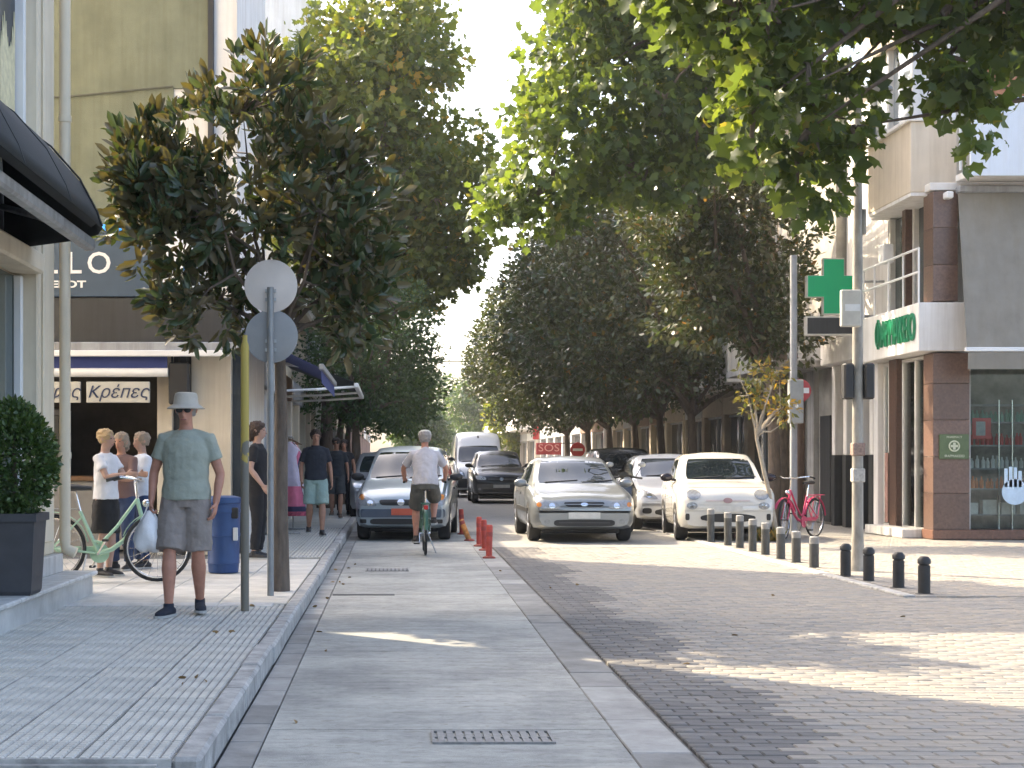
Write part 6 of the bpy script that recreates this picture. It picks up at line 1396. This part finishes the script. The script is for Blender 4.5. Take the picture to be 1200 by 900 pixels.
# dark row on the right pavement
for i, (x, Y, seed) in enumerate(((812, 38.5, 21), (775, 43.2, 22), (745, 48, 23), (715, 53.6, 24), (690, 59.8, 25), (665, 67, 26))):
    X = XY(x, Y); tone = [RUSTY, FICUS, FICUS, FICUS, FICUS, FICUS][i]
    w_ = 2.5 if i else 2.3
    tree('street_tree', ['dark evergreen street tree with rusty tinged leaves nearest the white city car', 'dark evergreen street tree second after the rusty tinged one', 'dark evergreen street tree third after the rusty tinged one', 'dark evergreen street tree fourth after the rusty tinged one', 'dark evergreen street tree beside the no entry sign', 'last dark evergreen street tree towards the red banner'][i], (X, Y, 0),
         [(0, 0, -.03), (.03, 0, 1.0), (-.02, .0, 2.0), (-.05, 0, 2.6)], .16,
         [((X-.9, Y, 5.9), (2.9, 2.4, 2.6)), ((X-2.6, Y-.4, 4.4), (1.7, 1.6, 1.6)), ((X+.8, Y+.3, 4.8), (1.7, 1.7, 2.0)), ((X-1.2, Y, 8.0), (1.9, 1.8, 1.3)), ((X-3.2, Y+.3, 6.2), (1.3, 1.3, 1.5)), ((X-1.2, Y-.6, 3.5), (1.8, 1.5, .9)), ((X-3.9, Y, 5.0), (.7, .8, .9))],
         tone, 860, 26, .42, .155, 'diamond', .55, limbs=14, twigs=50, seed=seed, shell=.45, group='dark street trees on the right pavement', droop=0)
tree('street_tree', 'rusty leaved street tree rising behind the green cross', (XY(905, 31), 31, 0), [(0, 0, -.03), (.05, 0, 1.2), (0, 0, 2.6), (-.1, 0, 3.3)], .15,
     [((7.2, 31, 5.3), (1.5, 1.4, 1.8)), ((6.2, 31, 5.0), (1.3, 1.2, 1.4)), ((7.9, 31, 4.2), (.8, 1, 1.2)), ((6.9, 31, 6.9), (1.4, 1.2, 1.2)), ((5.6, 31.2, 6.2), (1.0, 1.0, .9))], RUSTY, 600, 26, .34, .15, 'diamond', .5, limbs=14, twigs=60, seed=31, shell=.3, droop=0)
# sapling by the city car
tree('young_tree', 'slim leaning young tree with yellowing leaves beside the white city car', (6.42, 25.6, 0), [(0, 0, -.02), (-.12, 0, .7), (-.3, 0, 1.5), (-.36, 0, 1.75)], .045,
     [((5.95, 25.6, 2.45), (.28, .3, .35)), ((6.35, 25.6, 2.55), (.35, .3, .4)), ((6.15, 25.6, 2.8), (.4, .3, .2)), ((6.55, 25.5, 2.2), (.2, .2, .25))], leafmat('young_leaf', [(0, (.06, .09, .03)), (.4, (.14, .14, .04)), (.8, (.3, .2, .05)), (1, (.42, .26, .06))], rough=.45, trans=.4), 60, 7, .12, .12, 'diamond', .45, bark=BARK_P, limbs=9, twigs=30, seed=41, shell=.2, droop=.2)
wd = thing('weeds', 'tuft of yellow green weeds at the foot of the young tree', 'weeds', (6.25, 25.5, .012))
pts = RNG.uniform(-1, 1, (160, 3))*np.array([.22, .12, 0]); o = inst('blades', leaf_cloud('blades', pts, np.tile([0, 0, 1.], (160, 1)), .2, MATS['young_leaf'], None, .14, None, 'diamond', .35), wd); o['kind'] = 'stuff'
# left side trees
tree('street_tree', 'leafy green street tree with low round crown on the left pavement', (XY(417, 37), 37, .12), [(0, 0, -.03), (.02, 0, 1.2), (0, 0, 1.9), (.0, 0, 2.3)], .13,
     [((-.4, 37, 3.9), (1.6, 1.6, 1.9)), ((.1, 36.8, 2.9), (1.1, 1.2, 1.0)), ((-1.3, 37, 3.4), (1.1, 1.2, 1.3)), ((.2, 37, 4.8), (.9, 1, .9))], LGREEN, 420, 26, .3, .11, 'diamond', .55, limbs=14, twigs=40, seed=51, shell=.4, droop=.1)
for i, (Y, seed) in enumerate(((43.5, 52), (51, 53), (60, 54))):
    tree('street_tree', ['green street tree second along the left kerb', 'green street tree third along the left kerb', 'green street tree fourth along the left kerb'][i], (-1.5, Y, .12), [(0, 0, -.03), (.02, 0, 1.2), (0, 0, 1.9), (.05, 0, 2.4)], .14,
         [((-.7, Y, 4.3), (1.9, 1.9, 2.0)), ((.3, Y, 3.4), (1.2, 1.3, 1.1)), ((-1.2, Y, 5.6), (1.3, 1.3, 1.1))], LGREEN, 300, 26, .36, .13, 'diamond', .55, limbs=12, twigs=30, seed=seed, shell=.4, group='green street trees along the left kerb', droop=.1)
tree('plane_tree', 'tall sunlit plane tree with yellow green leaves behind the magnolia on the left', (-1.75, 40.3, .12), [(0, 0, -.03), (.02, 0, 2), (.1, 0, 4.0), (.2, 0, 5.5)], .2,
     [((-.3, 40, 8.6), (2.2, 2.0, 2.1)), ((1.3, 40, 8.4), (1.6, 1.5, 2.0)), ((.6, 39.6, 5.9), (.9, 1, .7)), ((-1.2, 39.5, 10.8), (2.1, 2.0, 2.2)), ((.2, 40, 12.2), (1.6, 1.6, 1.6)), ((1.3, 40, 6.7), (1.0, 1.1, .8)), ((-.2, 39.6, 6.7), (1.3, 1.3, .9)), ((-2.2, 39, 8.5), (1.2, 1.5, 2.5))],
     PLANE2, 1150, 19, .5, .18, 'lobed', bark=BARK, lr=.6, limbs=24, twigs=120, seed=61, shell=.35, droop=.35)
# far trees closing the street
for i, (x, Y, r, lab) in enumerate(((524, 150, 3.4, 'pale distant tree closing the street beyond the van'), (488, 120, 2.2, 'distant low tree behind the cyclist\'s cap'), (606, 105, 2.0, 'tall narrow sunlit tree beside the far shops'), (566, 130, 3.0, 'distant tree above the white van roof'))):
    X = XY(x, Y); z = r*1.2+1.6
    tree('far_tree', lab, (X, Y, 0), [(0, 0, -.05), (0, 0, 1.5), (0, 0, z*.6)], .2, [((X, Y, z), (r, r, r*1.15)), ((X+r*.5, Y, z-r*.4), (r*.7, r*.7, r*.8)), ((X-r*.4, Y, z+r*.5), (r*.6, r*.6, r*.7))], LGREEN if i != 2 else PLANE2, 260, 22, .6, .32, 'diamond', .7, limbs=8, twigs=0, seed=70+i, shell=.5)

# ------------------------------------------------------------------ fallen leaves
DRY = M('dry_leaf', (.24, .15, .06), .8, .4, 20)
lm = leaf_cloud('fallen_leaf', np.zeros((1, 3)), np.array([[1., 0, 0]]), .055, DRY, None, .5, np.array([.5]), 'long', .0001, np.random.default_rng(3))
for i in range(26):
    if i < 12: x, y, z = random.uniform(-.80, -.45), random.uniform(7, 20), .006
    elif i < 19: x, y, z = random.uniform(-2.4, -1.0), random.uniform(7, 13), .124
    else: x, y, z = random.uniform(1.0, 4.5), random.uniform(8, 19), .004
    if i >= 12 and i < 19: x = random.uniform(-1.25, -.95)
    o = inst('fallen_leaf', lm, None, (x, y, z), (random.uniform(-.2, .2), random.uniform(-.2, .2), random.uniform(0, 6.28)))
    setp(o, 'small dry brown leaf lying ' + ('in the gutter of the concrete lane' if i < 12 else 'on the left pavement beside the kerb' if i < 19 else 'on the brick roadway'), 'leaf', 'fallen leaves ' + ('in the gutter' if i < 12 else 'on the pavement' if i < 19 else 'on the roadway'))

# ------------------------------------------------------------------ summer haze
hz = MB().box(-301, 301, -101, 451, -1.05, 18.6).build('haze', bpy.data.materials.new('haze_air'), None); hz['kind'] = 'stuff'
hm = hz.data.materials[0]; hm.use_nodes = True; hn = hm.node_tree.nodes; hn.remove(hn['Principled BSDF'])
pv_ = hn.new('ShaderNodeVolumePrincipled'); pv_.inputs['Color'].default_value = (.93, .95, .97, 1); pv_.inputs['Density'].default_value = .0005; pv_.inputs['Anisotropy'].default_value = .3
hm.node_tree.links.new(pv_.outputs[0], hn['Material Output'].inputs['Volume'])
